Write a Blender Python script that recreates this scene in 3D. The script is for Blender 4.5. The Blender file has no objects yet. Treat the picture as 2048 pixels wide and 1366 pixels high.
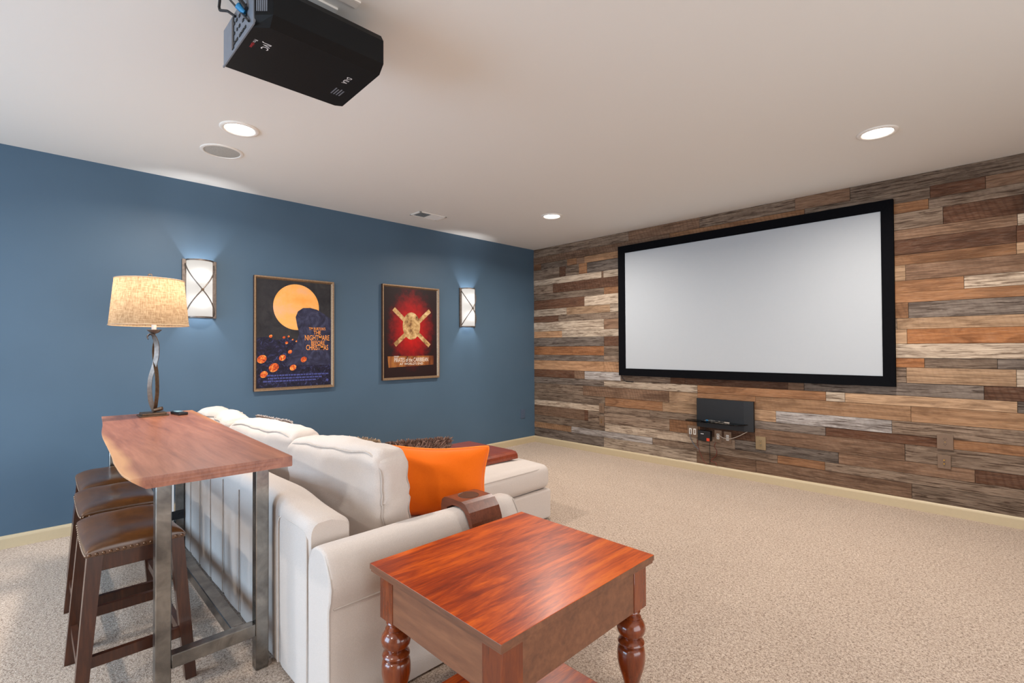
import bpy, bmesh, math, random
from mathutils import Vector, Matrix, noise
random.seed(7)
PI = math.pi
scn = bpy.context.scene
COL = scn.collection

# ------------------------------------------------------------------ camera
cd = bpy.data.cameras.new('camera'); cam = bpy.data.objects.new('camera', cd); COL.objects.link(cam)
F = Vector((-0.71200093, 0.70205734, 0.01304491)); R = Vector((0.70206177, 0.71209845, -0.00500725)); U = Vector((0.01280463, -0.00559317, 0.99990237))
M = Matrix((R, U, -F)).transposed().to_4x4(); M.translation = Vector((4.78187, 0.0, 1.33739))
cam.matrix_world = M
cd.sensor_width = 36.0; cd.lens = 981.1577 / 2048 * 36; cd.clip_start = 0.05
scn.camera = cam

# ------------------------------------------------------------------ look and light
scn.view_settings.view_transform = 'Standard'; scn.view_settings.look = 'None'
scn.view_settings.exposure = 0.06; scn.view_settings.gamma = 1.0
scn.view_settings.use_curve_mapping = False
scn.cycles.use_denoising = True
scn.cycles.max_bounces = 10; scn.cycles.diffuse_bounces = 6; scn.cycles.transmission_bounces = 6
scn.cycles.sample_clamp_indirect = 6.0
scn.cycles.caustics_reflective = False; scn.cycles.caustics_refractive = False
w = bpy.data.worlds.new('outdoors'); scn.world = w; w.use_nodes = True
w.node_tree.nodes['Background'].inputs[0].default_value = (0.55, 0.75, 1.0, 1)
w.node_tree.nodes['Background'].inputs[1].default_value = 1.2

def area(name, loc, rot, size, sizey, power, color, shape='RECTANGLE', spread=None):
    l = bpy.data.lights.new(name, 'AREA'); l.shape = shape; l.size = size; l.size_y = sizey
    l.energy = power; l.color = color
    if spread: l.spread = math.radians(spread)
    o = bpy.data.objects.new(name, l); COL.objects.link(o); o.location = loc; o.rotation_euler = rot
    return o
# daylight that enters through the glazed opening in the rear wall
area('daylight_rear', (1.9, -3.25, 1.25), (math.radians(76), 0, 0), 2.9, 2.2, 195, (0.52, 0.75, 1.0))
area('side_fill', (7.05, 1.0, 1.3), (0, math.radians(90), 0), 2.3, 3.4, 78, (1.0, 0.96, 0.92))  # added fill lamp out of view, brightens faces turned to the right
DOWN = [(1.36, 0.95), (4.19, 3.965), (1.374, 3.965), (1.37, -2.0), (4.19, -2.0)]
DOWN_POWER = 42

RY = 5.16    # front plane of the plank wall
H = 2.74

# ------------------------------------------------------------------ node helpers
def srgb(r, g, b):
    f = lambda c: (c / 255 / 12.92) if c / 255 <= 0.04045 else ((c / 255 + 0.055) / 1.055) ** 2.4
    return (f(r), f(g), f(b), 1)

class NT:
    def __init__(s, name):
        s.m = bpy.data.materials.new(name); s.m.use_nodes = True; s.t = s.m.node_tree
        s.b = s.t.nodes['Principled BSDF']; s.out = s.t.nodes['Material Output']
    def n(s, typ, **kw):
        nd = s.t.nodes.new(typ)
        for k, v in kw.items(): setattr(nd, k, v)
        return nd
    def set(s, nd, **kw):
        for k, v in kw.items(): nd.inputs[k.replace('_', ' ')].default_value = v
        return nd
    def l(s, a, b): s.t.links.new(a, b)
    def coord(s, scale=(1, 1, 1), rot=(0, 0, 0), loc=(0, 0, 0), kind='Object'):
        tc = s.n('ShaderNodeTexCoord'); mp = s.n('ShaderNodeMapping')
        mp.inputs['Scale'].default_value = scale; mp.inputs['Rotation'].default_value = rot; mp.inputs['Location'].default_value = loc
        s.l(tc.outputs[kind], mp.inputs[0]); return mp.outputs[0]
    def noise(s, vec, scale=5, detail=4, rough=0.5, dist=0.0):
        nd = s.n('ShaderNodeTexNoise'); nd.inputs['Scale'].default_value = scale; nd.inputs['Detail'].default_value = detail
        nd.inputs['Roughness'].default_value = rough; nd.inputs['Distortion'].default_value = dist
        if vec is not None: s.l(vec, nd.inputs['Vector'])
        return nd.outputs['Fac']
    def ramp(s, fac, stops, interp='LINEAR'):
        nd = s.n('ShaderNodeValToRGB'); cr = nd.color_ramp; cr.interpolation = interp
        while len(cr.elements) < len(stops): cr.elements.new(0.5)
        for e, (p, c) in zip(cr.elements, stops):
            e.position = p; e.color = c if len(c) == 4 else (*c, 1)
        s.l(fac, nd.inputs[0]); return nd.outputs[0]
    def mix(s, fac, a, b, mode='MIX'):
        nd = s.n('ShaderNodeMix', data_type='RGBA', blend_type=mode)
        for sock, v in ((nd.inputs[0], fac), (nd.inputs[6], a), (nd.inputs[7], b)):
            if hasattr(v, 'links'): s.l(v, sock)
            else: sock.default_value = v
        return nd.outputs[2]
    def math(s, op, a, b=0.0, c=0.0):
        nd = s.n('ShaderNodeMath', operation=op)
        for sock, v in zip(nd.inputs, (a, b, c)):
            if hasattr(v, 'links'): s.l(v, sock)
            else: sock.default_value = v
        return nd.outputs[0]
    def bump(s, h, strength=0.3, dist=0.01):
        nd = s.n('ShaderNodeBump'); nd.inputs['Strength'].default_value = strength; nd.inputs['Distance'].default_value = dist
        s.l(h, nd.inputs['Height']); s.l(nd.outputs[0], s.b.inputs['Normal'])
    def base(s, c): 
        if hasattr(c, 'links'): s.l(c, s.b.inputs['Base Color'])
        else: s.b.inputs['Base Color'].default_value = c
    def pr(s, rough=None, metal=None, spec=None, coat=None, coatr=None, sheen=None):
        i = s.b.inputs
        if rough is not None: i['Roughness'].default_value = rough
        if metal is not None: i['Metallic'].default_value = metal
        if spec is not None: i['Specular IOR Level'].default_value = spec
        if coat is not None: i['Coat Weight'].default_value = coat
        if coatr is not None: i['Coat Roughness'].default_value = coatr
        if sheen is not None: i['Sheen Weight'].default_value = sheen
        return s

def plain(name, col, rough=0.6, metal=0.0, var=0.06, scale=40, bump=0.0, coat=None, spec=None):
    """a slightly uneven solid colour"""
    t = NT(name); v = t.coord()
    nz = t.noise(v, scale, 3)
    lo = tuple(c * (1 - var) for c in col[:3]) + (1,); hi = tuple(min(1, c * (1 + var)) for c in col[:3]) + (1,)
    t.base(t.ramp(nz, [(0.3, lo), (0.7, hi)])); t.pr(rough, metal, spec, coat)
    if bump: t.bump(nz, bump, 0.002)
    return t.m

def wood(name, stops, axis=0, rough=0.35, stretch=12, scale=5.0, coat=0.3, coatr=0.1, bump=0.08, dist=1.2, fig=0.5):
    """long grain running along axis"""
    t = NT(name); sc = [1.0, 1.0, 1.0]
    for i in range(3):
        if i != axis: sc[i] = stretch
    v = t.coord(tuple(sc))
    a = t.noise(v, scale * 0.28, 5, 0.6, dist); b = t.noise(v, scale * 1.7, 6, 0.65, 0.3)
    f = t.math('ADD', t.math('MULTIPLY', a, fig), t.math('MULTIPLY', b, 1 - fig))
    t.base(t.ramp(f, stops)); t.pr(rough, coat=coat, coatr=coatr)
    t.bump(b, bump, 0.002); return t.m

def fabric(name, col, col2, scale=500, stretch=(1, 1, 1), rough=0.95, bump=0.25, blot=0.05):
    t = NT(name); v = t.coord(stretch)
    fine = t.noise(v, scale, 2, 0.6); big = t.noise(t.coord(), 3.0, 3)
    c = t.mix(fine, col, col2)
    t.base(t.mix(t.math('MULTIPLY', big, blot * 2), c, tuple(x * 0.75 for x in col[:3]) + (1,)))
    t.pr(rough, spec=0.15, sheen=0.15); t.bump(fine, bump, 0.0015); return t.m

# ------------------------------------------------------------------ mesh helpers
def frame_of(o):
    while o is not None and o.parent is not None: o = o.parent
    return o.location.copy() if o is not None else Vector((0, 0, 0))

def tag(o, label=None, cat=None, group=None, kind=None):
    if label: o['label'] = label
    if cat: o['category'] = cat
    if group: o['group'] = group
    if kind: o['kind'] = kind
    return o

def thing(name, loc, label, cat, group=None):
    o = bpy.data.objects.new(name, None); COL.objects.link(o); o.location = loc; o.empty_display_size = 0.1
    return tag(o, label, cat, group)

def obj(name, bm, mats, parent=None, smooth=False, origin=None):
    """bm is built in world coordinates; the object's own frame is its thing's base"""
    off = frame_of(parent) if parent is not None else Vector(origin or (0, 0, 0))
    bmesh.ops.recalc_face_normals(bm, faces=bm.faces[:])
    bm.transform(Matrix.Translation(-off))
    me = bpy.data.meshes.new(name); bm.to_mesh(me); bm.free()
    if not isinstance(mats, (list, tuple)): mats = [mats]
    for m in mats: me.materials.append(m)
    if smooth:
        me.polygons.foreach_set('use_smooth', [True] * len(me.polygons))
        try: me.set_sharp_from_angle(angle=math.radians(42))
        except Exception: pass
    o = bpy.data.objects.new(name, me); COL.objects.link(o)
    if smooth and len(me.polygons) < 400:
        wn = o.modifiers.new('weighted_normals', 'WEIGHTED_NORMAL'); wn.keep_sharp = True
    if parent is not None: o.parent = parent
    else: o.location = off
    return o

def struct(name, bm, mats, smooth=False):
    o = obj(name, bm, mats, None, smooth); o['kind'] = 'structure'; return o

def box(bm, x0, x1, y0, y1, z0, z1, mi=0, bev=0.0, seg=2, mat=None):
    vs = [bm.verts.new((x, y, z)) for x in (x0, x1) for y in (y0, y1) for z in (z0, z1)]
    q = [(0, 1, 3, 2), (4, 6, 7, 5), (0, 4, 5, 1), (2, 3, 7, 6), (0, 2, 6, 4), (1, 5, 7, 3)]
    fs = [bm.faces.new([vs[i] for i in f]) for f in q]
    for f in fs: f.material_index = mi
    if mat is not None: bmesh.ops.transform(bm, matrix=mat, verts=vs)
    if bev:
        es = list({e for f in fs for e in f.edges})
        r = bmesh.ops.bevel(bm, geom=es, offset=bev, segments=seg, affect='EDGES', profile=0.5)
        for f in r['faces']: f.material_index = mi
    return vs

def nb(): return bmesh.new()

def boxo(name, b, mats, parent=None, bev=0.0, seg=2, smooth=True, **kw):
    bm = nb(); box(bm, *b, bev=bev, seg=seg); return obj(name, bm, mats, parent, smooth and bev > 0, **kw)

def prism(bm, pts, a, b, axis='z', mi=0):
    """pts 2D polygon extruded between a and b along axis; (u,v) = the two other axes in order"""
    def P(u, v, t): return {'x': (t, u, v), 'y': (u, t, v), 'z': (u, v, t)}[axis]
    lo = [bm.verts.new(P(u, v, a)) for u, v in pts]; hi = [bm.verts.new(P(u, v, b)) for u, v in pts]
    fs = [bm.faces.new(lo), bm.faces.new(hi)]
    n = len(pts)
    for i in range(n): fs.append(bm.faces.new((lo[i], lo[(i + 1) % n], hi[(i + 1) % n], hi[i])))
    for f in fs: f.material_index = mi
    return lo + hi, fs

def tube(bm, pts, r, n=8, mi=0, closed=False, caps=True):
    pts = [Vector(p) for p in pts]; rings = []; N = len(pts); up = None
    for i, p in enumerate(pts):
        a = pts[(i - 1) % N] if (closed or i > 0) else p; b = pts[(i + 1) % N] if (closed or i < N - 1) else p
        d = (b - a).normalized()
        if up is None:
            up = Vector((0, 0, 1)) if abs(d.z) < 0.9 else Vector((1, 0, 0))
        s = d.cross(up).normalized(); up = s.cross(d).normalized()
        rr = r[i] if isinstance(r, (list, tuple)) else r
        rings.append([bm.verts.new(p + (s * math.cos(2 * PI * k / n) + up * math.sin(2 * PI * k / n)) * rr) for k in range(n)])
    for i in range(N if closed else N - 1):
        A, B = rings[i], rings[(i + 1) % N]
        for k in range(n):
            f = bm.faces.new((A[k], A[(k + 1) % n], B[(k + 1) % n], B[k])); f.material_index = mi
    if caps and not closed:
        bm.faces.new(rings[0]).material_index = mi; bm.faces.new(rings[-1]).material_index = mi

def lathe(bm, prof, cx, cy, n=32, mi=0, cap=True):
    rings = []
    for r, z in prof:
        rings.append([bm.verts.new((cx + r * math.cos(2 * PI * k / n), cy + r * math.sin(2 * PI * k / n), z)) for k in range(n)])
    for A, B in zip(rings, rings[1:]):
        for k in range(n):
            f = bm.faces.new((A[k], A[(k + 1) % n], B[(k + 1) % n], B[k])); f.material_index = mi
    if cap:
        bm.faces.new(rings[0]).material_index = mi; bm.faces.new(rings[-1]).material_index = mi

def ribbon(bm, pts, wid, th, side, mi=0):
    """flat bar swept along pts; side = direction of its width"""
    pts = [Vector(p) for p in pts]; rings = []
    for i, p in enumerate(pts):
        d = (pts[min(i + 1, len(pts) - 1)] - pts[max(i - 1, 0)]).normalized()
        s = Vector(side(i) if callable(side) else side); s = (s - d * s.dot(d)).normalized(); nrm = d.cross(s)
        ww = wid(i) if callable(wid) else wid
        rings.append([bm.verts.new(p + s * a * ww / 2 + nrm * b * th / 2) for a, b in ((-1, -1), (1, -1), (1, 1), (-1, 1))])
    for A, B in zip(rings, rings[1:]):
        for k in range(4): bm.faces.new((A[k], A[(k + 1) % 4], B[(k + 1) % 4], B[k])).material_index = mi
    bm.faces.new(rings[0]).material_index = mi; bm.faces.new(rings[-1]).material_index = mi

def spline(ctrl, n=8):
    c = [Vector(p) for p in ctrl]; c = [c[0] * 2 - c[1]] + c + [c[-1] * 2 - c[-2]]; out = []
    for i in range(1, len(c) - 2):
        for k in range(n):
            t = k / n; a, b, d, e = c[i - 1], c[i], c[i + 1], c[i + 2]
            out.append(0.5 * ((2 * b) + (d - a) * t + (2 * a - 5 * b + 4 * d - e) * t * t + (3 * b - a - 3 * d + e) * t ** 3))
    out.append(c[-2]); return out

def soft_box(lx, ly, lz, r, n=(16, 10, 12), bulge=(0, 0, 0), wr=0.0, wf=7.0, seed=0.0, extra=None):
    """a stuffed, round-edged block centred on the origin"""
    bm = nb(); half = (lx / 2, ly / 2, lz / 2); cache = {}
    def pos(c):
        # cluster the parameter lines near the edges
        c = [math.sin(v * PI / 2) * 0.75 + v * 0.25 for v in c]
        p = Vector([c[i] * half[i] for i in range(3)])
        q = Vector([max(-half[i] + r, min(half[i] - r, p[i])) for i in range(3)]); d = p - q
        if d.length > 1e-9: p = q + d.normalized() * r
        for i in range(3):
            j, k = (i + 1) % 3, (i + 2) % 3
            s = (p[i] / half[i]); p[i] += s * bulge[i] * max(0, 1 - c[j] ** 2) ** 0.8 * max(0, 1 - c[k] ** 2) ** 0.8
        if wr:
            nn = noise.noise_vector(p * wf + Vector((seed, seed * 2, 0))) + 0.5 * noise.noise_vector(p * wf * 2.6 + Vector((seed, 0, 3)))
            p = p + nn * wr
        if extra: p = extra(p, c)
        return p
    def V(key):
        if key not in cache:
            c = [2 * key[i] / n[i] - 1 for i in range(3)]
            cache[key] = bm.verts.new(pos(c))
        return cache[key]
    for ax in range(3):
        j, k = (ax + 1) % 3, (ax + 2) % 3
        for e in (0, n[ax]):
            for a in range(n[j]):
                for b in range(n[k]):
                    ks = []
                    for da, db in ((0, 0), (1, 0), (1, 1), (0, 1)):
                        key = [0, 0, 0]; key[ax] = e; key[j] = a + da; key[k] = b + db; ks.append(V(tuple(key)))
                    bm.faces.new(ks)
    return bm

def text_mesh(s, size, mtx, sx=1.0, align='LEFT', extrude=0.0, shear=0.0, bold=0.0):
    cu = bpy.data.curves.new('txt', 'FONT'); cu.body = s; cu.size = size; cu.align_x = align; cu.align_y = 'BOTTOM_BASELINE'
    cu.extrude = extrude; cu.shear = shear; cu.offset = bold; cu.resolution_u = 2
    o = bpy.data.objects.new('txt', cu); COL.objects.link(o)
    dg = bpy.context.evaluated_depsgraph_get(); me = bpy.data.meshes.new_from_object(o.evaluated_get(dg))
    bm = nb(); bm.from_mesh(me)
    bm.transform(mtx @ Matrix.Diagonal((sx, 1, 1, 1)))
    bpy.data.objects.remove(o); bpy.data.curves.remove(cu); bpy.data.meshes.remove(me)
    return bm

def merge(dst, src):
    me = bpy.data.meshes.new('tmp'); src.to_mesh(me); src.free(); dst.from_mesh(me); bpy.data.meshes.remove(me)

def mat_axes(x, y, z, loc):
    m = Matrix((Vector(x), Vector(y), Vector(z))).transposed().to_4x4(); m.translation = Vector(loc); return m

def dup(root, delta, label=None):
    r = root.copy(); COL.objects.link(r); r.location = root.location + Vector(delta)
    if label: r['label'] = label
    for ch in list(root.children):
        c = ch.copy(); COL.objects.link(c); c.parent = r
        for g in ch.children:
            d = g.copy(); COL.objects.link(d); d.parent = c
    return r

# ------------------------------------------------------------------ materials
def m_ceiling():
    t = NT('ceiling_paint'); t.base(srgb(222, 218, 212)); t.pr(0.9, spec=0.2)
    t.bump(t.noise(t.coord(), 260, 3), 0.05, 0.001); return t.m
def m_bluewall():
    t = NT('blue_wall_paint'); v = t.coord()
    t.base(t.ramp(t.noise(v, 1.2, 3), [(0.3, srgb(71, 92, 110)), (0.7, srgb(75, 97, 116))])); t.pr(0.45, spec=0.3)
    t.bump(t.noise(v, 220, 3), 0.06, 0.001); return t.m
def m_carpet():
    t = NT('carpet_pile'); v = t.coord()
    fine = t.noise(v, 190, 3, 0.65, 0.8); mid = t.noise(v, 88, 3, 0.6, 0.6); big = t.noise(v, 2.2, 3, 0.5)
    f = t.math('ADD', t.math('MULTIPLY', fine, 0.6), t.math('MULTIPLY', mid, 0.4))
    c = t.ramp(f, [(0.33, srgb(84, 64, 48)), (0.44, srgb(160, 136, 116)), (0.51, srgb(206, 184, 164)), (0.66, srgb(236, 220, 204))])
    t.base(t.mix(t.math('MULTIPLY', big, 0.22), c, srgb(150, 128, 108), 'MULTIPLY')); t.pr(0.97, spec=0.1, sheen=0.2)
    t.bump(f, 0.9, 0.012); return t.m
def m_planks():
    t = NT('reclaimed_planks')
    at = t.n('ShaderNodeAttribute', attribute_name='tone'); sd = t.n('ShaderNodeAttribute', attribute_name='seed')
    kd = t.n('ShaderNodeAttribute', attribute_name='wkind')
    tc = t.n('ShaderNodeTexCoord')
    add = t.n('ShaderNodeVectorMath', operation='ADD'); t.l(tc.outputs['Object'], add.inputs[0])
    cx = t.n('ShaderNodeCombineXYZ'); t.l(t.math('MULTIPLY', sd.outputs['Fac'], 37.0), cx.inputs[0]); t.l(t.math('MULTIPLY', sd.outputs['Fac'], 11.0), cx.inputs[2])
    t.l(cx.outputs[0], add.inputs[1])
    def mp(sc, rot=(0, 0, 0)):
        m = t.n('ShaderNodeMapping'); m.inputs['Scale'].default_value = sc; m.inputs['Rotation'].default_value = rot
        t.l(add.outputs[0], m.inputs[0]); return m.outputs[0]
    grain = t.noise(mp((2.2, 2.2, 42)), 1.6, 8, 0.68, 0.5)
    fib = t.noise(mp((6, 6, 150)), 2.0, 5, 0.7, 0.2)
    blot = t.noise(mp((2.4, 2.4, 9)), 1.5, 5, 0.6, 0.9)
    crack = t.noise(mp((3.0, 3.0, 60)), 1.4, 6, 0.6, 1.2)
    sepk = t.n('ShaderNodeSeparateColor'); t.l(kd.outputs['Color'], sepk.inputs[0])
    weather, saw = sepk.outputs[0], sepk.outputs[1]
    base = at.outputs['Color']
    dark = t.mix(1.0, base, (0.26, 0.22, 0.20, 1), 'MULTIPLY'); light = t.mix(0.34, base, (0.60, 0.50, 0.40, 1))
    c = t.mix(t.ramp(grain, [(0.30, (0, 0, 0)), (0.62, (1, 1, 1))]), t.mix(0.55, base, dark), base)
    c = t.mix(t.math('MULTIPLY', t.ramp(fib, [(0.45, (0, 0, 0)), (0.72, (1, 1, 1))]), 0.55), c, light)
    c = t.mix(t.math('MULTIPLY', t.ramp(blot, [(0.47, (0, 0, 0)), (0.70, (1, 1, 1))]), 0.62), c, dark)
    strk = t.noise(mp((0.9, 0.9, 26)), 1.7, 4, 0.6, 0.8)
    c = t.mix(t.math('MULTIPLY', t.ramp(strk, [(0.50, (0, 0, 0)), (0.66, (1, 1, 1))]), 0.45), c, dark)
    ck = t.math('MULTIPLY', t.ramp(crack, [(0.52, (0, 0, 0)), (0.60, (1, 1, 1))]), t.math('ADD', t.math('MULTIPLY', weather, 0.85), 0.12))
    c = t.mix(ck, c, dark)
    # curved saw marks on the sawn faces
    wv = t.n('ShaderNodeTexWave', wave_type='BANDS', bands_direction='X'); wv.inputs['Scale'].default_value = 9; wv.inputs['Distortion'].default_value = 9
    wv.inputs['Detail'].default_value = 3; wv.inputs['Detail Scale'].default_value = 0.6
    t.l(mp((1, 1, 0.5), (0, math.radians(32), 0)), wv.inputs['Vector'])
    sm = t.math('MULTIPLY', t.math('MULTIPLY', t.ramp(wv.outputs['Fac'], [(0.55, (0, 0, 0)), (0.95, (1, 1, 1))]), saw), t.math('MULTIPLY', fib, 0.55))
    c = t.mix(sm, c, dark)
    t.base(c); t.pr(0.82, spec=0.2)
    t.bump(t.math('ADD', grain, t.math('MULTIPLY', fib, 0.7)), 0.55, 0.006); return t.m

MT = dict(
    ceiling=m_ceiling(), blue=m_bluewall(), carpet=m_carpet(), planks=m_planks(),
    trim=plain('trim_paint', srgb(190, 172, 140), 0.45, var=0.02),
    beige=plain('beige_wall_paint', srgb(205, 192, 172), 0.8, var=0.02),
    white=plain('white_enamel', srgb(228, 222, 214), 0.5, var=0.01),
    black=plain('black_velvet', (0.004, 0.004, 0.005, 1), 0.95, var=0.1, spec=0.05),
    blackmetal=plain('black_powder_coat', (0.012, 0.012, 0.013, 1), 0.45, 0.2),
    blackplastic=plain('black_plastic', (0.010, 0.010, 0.011, 1), 0.38, var=0.15, scale=90),
    projbody=plain('projector_shell', (0.0025, 0.0028, 0.0034, 1), 0.5, var=0.15, scale=120, bump=0.05, spec=0.22),
    greymetal=plain('grey_panel', srgb(120, 124, 132), 0.45, 0.3),
    canvas=plain('screen_canvas', srgb(172, 175, 178), 0.95, var=0.005, spec=0.1),
    sofa=fabric('oatmeal_slipcover', srgb(217, 206, 198), srgb(182, 171, 162), 260, (1, 1, 2.4), bump=0.6),
    seam=plain('slipcover_piping', srgb(186, 176, 168), 0.9),
    orange=fabric('orange_linen', srgb(244, 122, 26), srgb(224, 92, 8), 380, (1, 1, 1), bump=0.3),
    orangepipe=plain('orange_piping', srgb(244, 126, 34), 0.8),
    leather=None, darkwood=wood('walnut_stain', [(0.25, srgb(30, 14, 8)), (0.5, srgb(62, 31, 17)), (0.75, srgb(92, 50, 27))], 2, 0.32, 10, 6),
    cherry=None, cherrydull=wood('cherry_side', [(0.25, srgb(70, 42, 28)), (0.5, srgb(112, 69, 46)), (0.78, srgb(140, 92, 62))], 0, 0.4, 7, 4, coat=0.25, coatr=0.25),
    cherryleg=wood('cherry_turned', [(0.25, srgb(52, 18, 8)), (0.5, srgb(108, 46, 18)), (0.78, srgb(150, 72, 28))], 2, 0.22, 6, 6, coat=0.6, coatr=0.08),
    tray=wood('bent_walnut', [(0.25, srgb(62, 28, 16)), (0.5, srgb(104, 52, 32)), (0.78, srgb(132, 74, 48))], 0, 0.35, 9, 6),
    traycherry=wood('bent_cherry', [(0.25, srgb(80, 28, 12)), (0.5, srgb(128, 50, 24)), (0.78, srgb(150, 70, 36))], 0, 0.3, 9, 6),
    bronze=plain('bronze_paint', srgb(96, 76, 58), 0.4, 0.6, var=0.25, scale=60),
    iron=plain('brushed_iron', srgb(112, 100, 92), 0.42, 0.7, var=0.25, scale=50),
    nail=plain('nailhead_brass', srgb(110, 84, 66), 0.3, 0.9),
    plate_brown=plain('brown_wall_plate', srgb(112, 88, 68), 0.5, var=0.03),
    plate_tan=plain('tan_wall_plate', srgb(134, 112, 80), 0.5, var=0.03),
    plate_blue=plain('blue_wall_plate', srgb(76, 90, 110), 0.5, var=0.03),
    jackwhite=plain('white_jack', srgb(225, 220, 212), 0.5, var=0.02),
    brass=plain('brass', srgb(190, 150, 80), 0.3, 0.9),
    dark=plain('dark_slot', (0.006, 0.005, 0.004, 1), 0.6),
    red=plain('orange_red_label', srgb(235, 70, 30), 0.5, var=0.02),
    cable_w=plain('white_cable', srgb(200, 185, 170), 0.5), cable_g=plain('grey_blue_cable', srgb(90, 100, 112), 0.5),
    cable_r=plain('red_wire', srgb(120, 50, 38), 0.5), cable_k=plain('black_cable', (0.006, 0.006, 0.007, 1), 0.4),
    blueplug=plain('blue_plug', srgb(30, 120, 170), 0.4),
    lettering=plain('white_lettering', srgb(220, 220, 222), 0.6, var=0.01),
    letterred=plain('red_lettering', srgb(200, 50, 60), 0.6, var=0.01),
    furbrown=plain('brown_shag', srgb(126, 98, 84), 0.95, var=0.35, scale=90), furbeige=plain('beige_shag', srgb(170, 146, 120), 0.95, var=0.3, scale=90),
    taupe=fabric('brown_pillow_cloth', srgb(92, 70, 62), srgb(70, 52, 46), 300), fringe=plain('pale_fringe', srgb(196, 184, 178), 0.9),
)
def m_leather():
    t = NT('brown_leather'); v = t.coord()
    big = t.noise(v, 7, 4, 0.6, 0.4); fine = t.noise(v, 60, 4, 0.6)
    f = t.math('ADD', t.math('MULTIPLY', big, 0.75), t.math('MULTIPLY', fine, 0.25))
    t.base(t.ramp(f, [(0.3, srgb(64, 39, 20)), (0.5, srgb(92, 58, 30)), (0.7, srgb(118, 76, 38))])); t.pr(0.30, coat=0.12, coatr=0.2)
    t.bump(t.noise(v, 240, 3), 0.12, 0.001); return t.m
MT['leather'] = m_leather()
def m_cherry():
    t = NT('cherry_top'); v = t.coord((9, 1.2, 1), (0, 0, 0)); v2 = t.coord((52, 4, 1))
    a = t.noise(v, 1.6, 6, 0.66, 0.9); b = t.noise(v2, 2.4, 6, 0.7, 0.4); c3 = t.noise(t.coord(), 1.6, 3, 0.5)
    f = t.math('ADD', t.math('ADD', t.math('MULTIPLY', a, 0.5), t.math('MULTIPLY', b, 0.25)), t.math('MULTIPLY', c3, 0.25))
    t.base(t.ramp(f, [(0.36, srgb(92, 24, 2)), (0.46, srgb(146, 50, 4)), (0.55, srgb(196, 82, 8)), (0.68, srgb(226, 118, 22))]))
    t.pr(0.34, coat=0.04, coatr=0.2, spec=0.2); t.bump(b, 0.05, 0.001); return t.m
MT['cherry'] = m_cherry()
def m_slab():
    t = NT('walnut_slab'); tc = t.n('ShaderNodeTexCoord')
    v = t.coord((0.8, 7, 7)); v2 = t.coord((4, 80, 20))
    a = t.noise(v, 1.4, 6, 0.6, 1.2); b = t.noise(v2, 1.5, 5, 0.7, 0.3)
    f = t.math('ADD', t.math('MULTIPLY', a, 0.7), t.math('MULTIPLY', b, 0.3))
    c = t.ramp(f, [(0.32, srgb(108, 58, 40)), (0.48, srgb(146, 88, 64)), (0.60, srgb(164, 104, 78)), (0.72, srgb(184, 124, 94))])
    sep = t.n('ShaderNodeSeparateXYZ'); t.l(tc.outputs['Object'], sep.inputs[0])
    # sapwood: pale bands along both live edges (the heart line wanders)
    yy = t.math('ADD', sep.outputs[1], t.math('MULTIPLY', t.noise(t.coord((1.6, 1.6, 1.6)), 1.3, 2), 0.10))
    s1 = t.ramp(t.math('ADD', t.math('MULTIPLY', yy, 1.0), 0.5), [(0.300, (1, 1, 1)), (0.330, (0, 0, 0))])
    s2 = t.ramp(t.math('ADD', t.math('MULTIPLY', yy, 1.0), 0.5), [(0.80, (0, 0, 0)), (0.83, (1, 1, 1))])
    c = t.mix(t.math('MULTIPLY', s1, 0.75), c, srgb(218, 164, 112)); c = t.mix(t.math('MULTIPLY', s2, 0.55), c, srgb(206, 138, 74))
    t.base(c); t.pr(0.38, coat=0.35, coatr=0.25); t.bump(b, 0.06, 0.001); return t.m
MT['slab'] = m_slab()
def m_steel():
    t = NT('raw_steel'); v = t.coord((1, 1, 1)); a = t.noise(v, 9, 5, 0.6, 0.5); b = t.noise(t.coord((30, 30, 300)), 3, 3)
    t.base(t.ramp(a, [(0.3, srgb(104, 101, 98)), (0.55, srgb(146, 142, 136)), (0.75, srgb(178, 172, 164))])); t.pr(0.24, 0.95)
    t.b.inputs['Anisotropic'].default_value = 0.4
    t.bump(b, 0.05, 0.001); return t.m
MT['steel'] = m_steel()
def m_translucent(name, col, glow, gcol, weave=None):
    t = NT(name); tl = t.n('ShaderNodeBsdfTranslucent'); df = t.n('ShaderNodeBsdfDiffuse'); mx = t.n('ShaderNodeMixShader'); mx.inputs[0].default_value = 0.5
    em = t.n('ShaderNodeEmission'); em.inputs[0].default_value = gcol; em.inputs[1].default_value = glow; ad = t.n('ShaderNodeAddShader')
    if weave:
        v = t.coord((1, 1, 1)); a = t.noise(t.coord((25, 25, 420)), 1, 3, 0.6); b = t.noise(t.coord((260, 260, 22)), 1, 3, 0.6)
        c = t.mix(t.ramp(t.math('MULTIPLY', t.math('ADD', a, b), 0.5), [(0.38, (0, 0, 0)), (0.62, (1, 1, 1))]), weave, col)
        t.l(c, tl.inputs[0]); t.l(c, df.inputs[0]); t.l(c, em.inputs[0])
    else:
        c = t.ramp(t.noise(t.coord(), 14, 4), [(0.3, tuple(x * 0.93 for x in col[:3]) + (1,)), (0.7, col)]); t.l(c, tl.inputs[0]); t.l(c, df.inputs[0])
    t.l(tl.outputs[0], mx.inputs[1]); t.l(df.outputs[0], mx.inputs[2]); t.l(mx.outputs[0], ad.inputs[0]); t.l(em.outputs[0], ad.inputs[1])
    t.l(ad.outputs[0], t.out.inputs[0]); return t.m
MT['sconceglass'] = m_translucent('alabaster_glass', (0.045, 0.043, 0.040, 1), 0.62, (1.0, 0.93, 0.86, 1))
MT['linen'] = m_translucent('linen_shade', srgb(186, 162, 132), 0.18, (1, 1, 1, 1), srgb(128, 102, 76))
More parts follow.
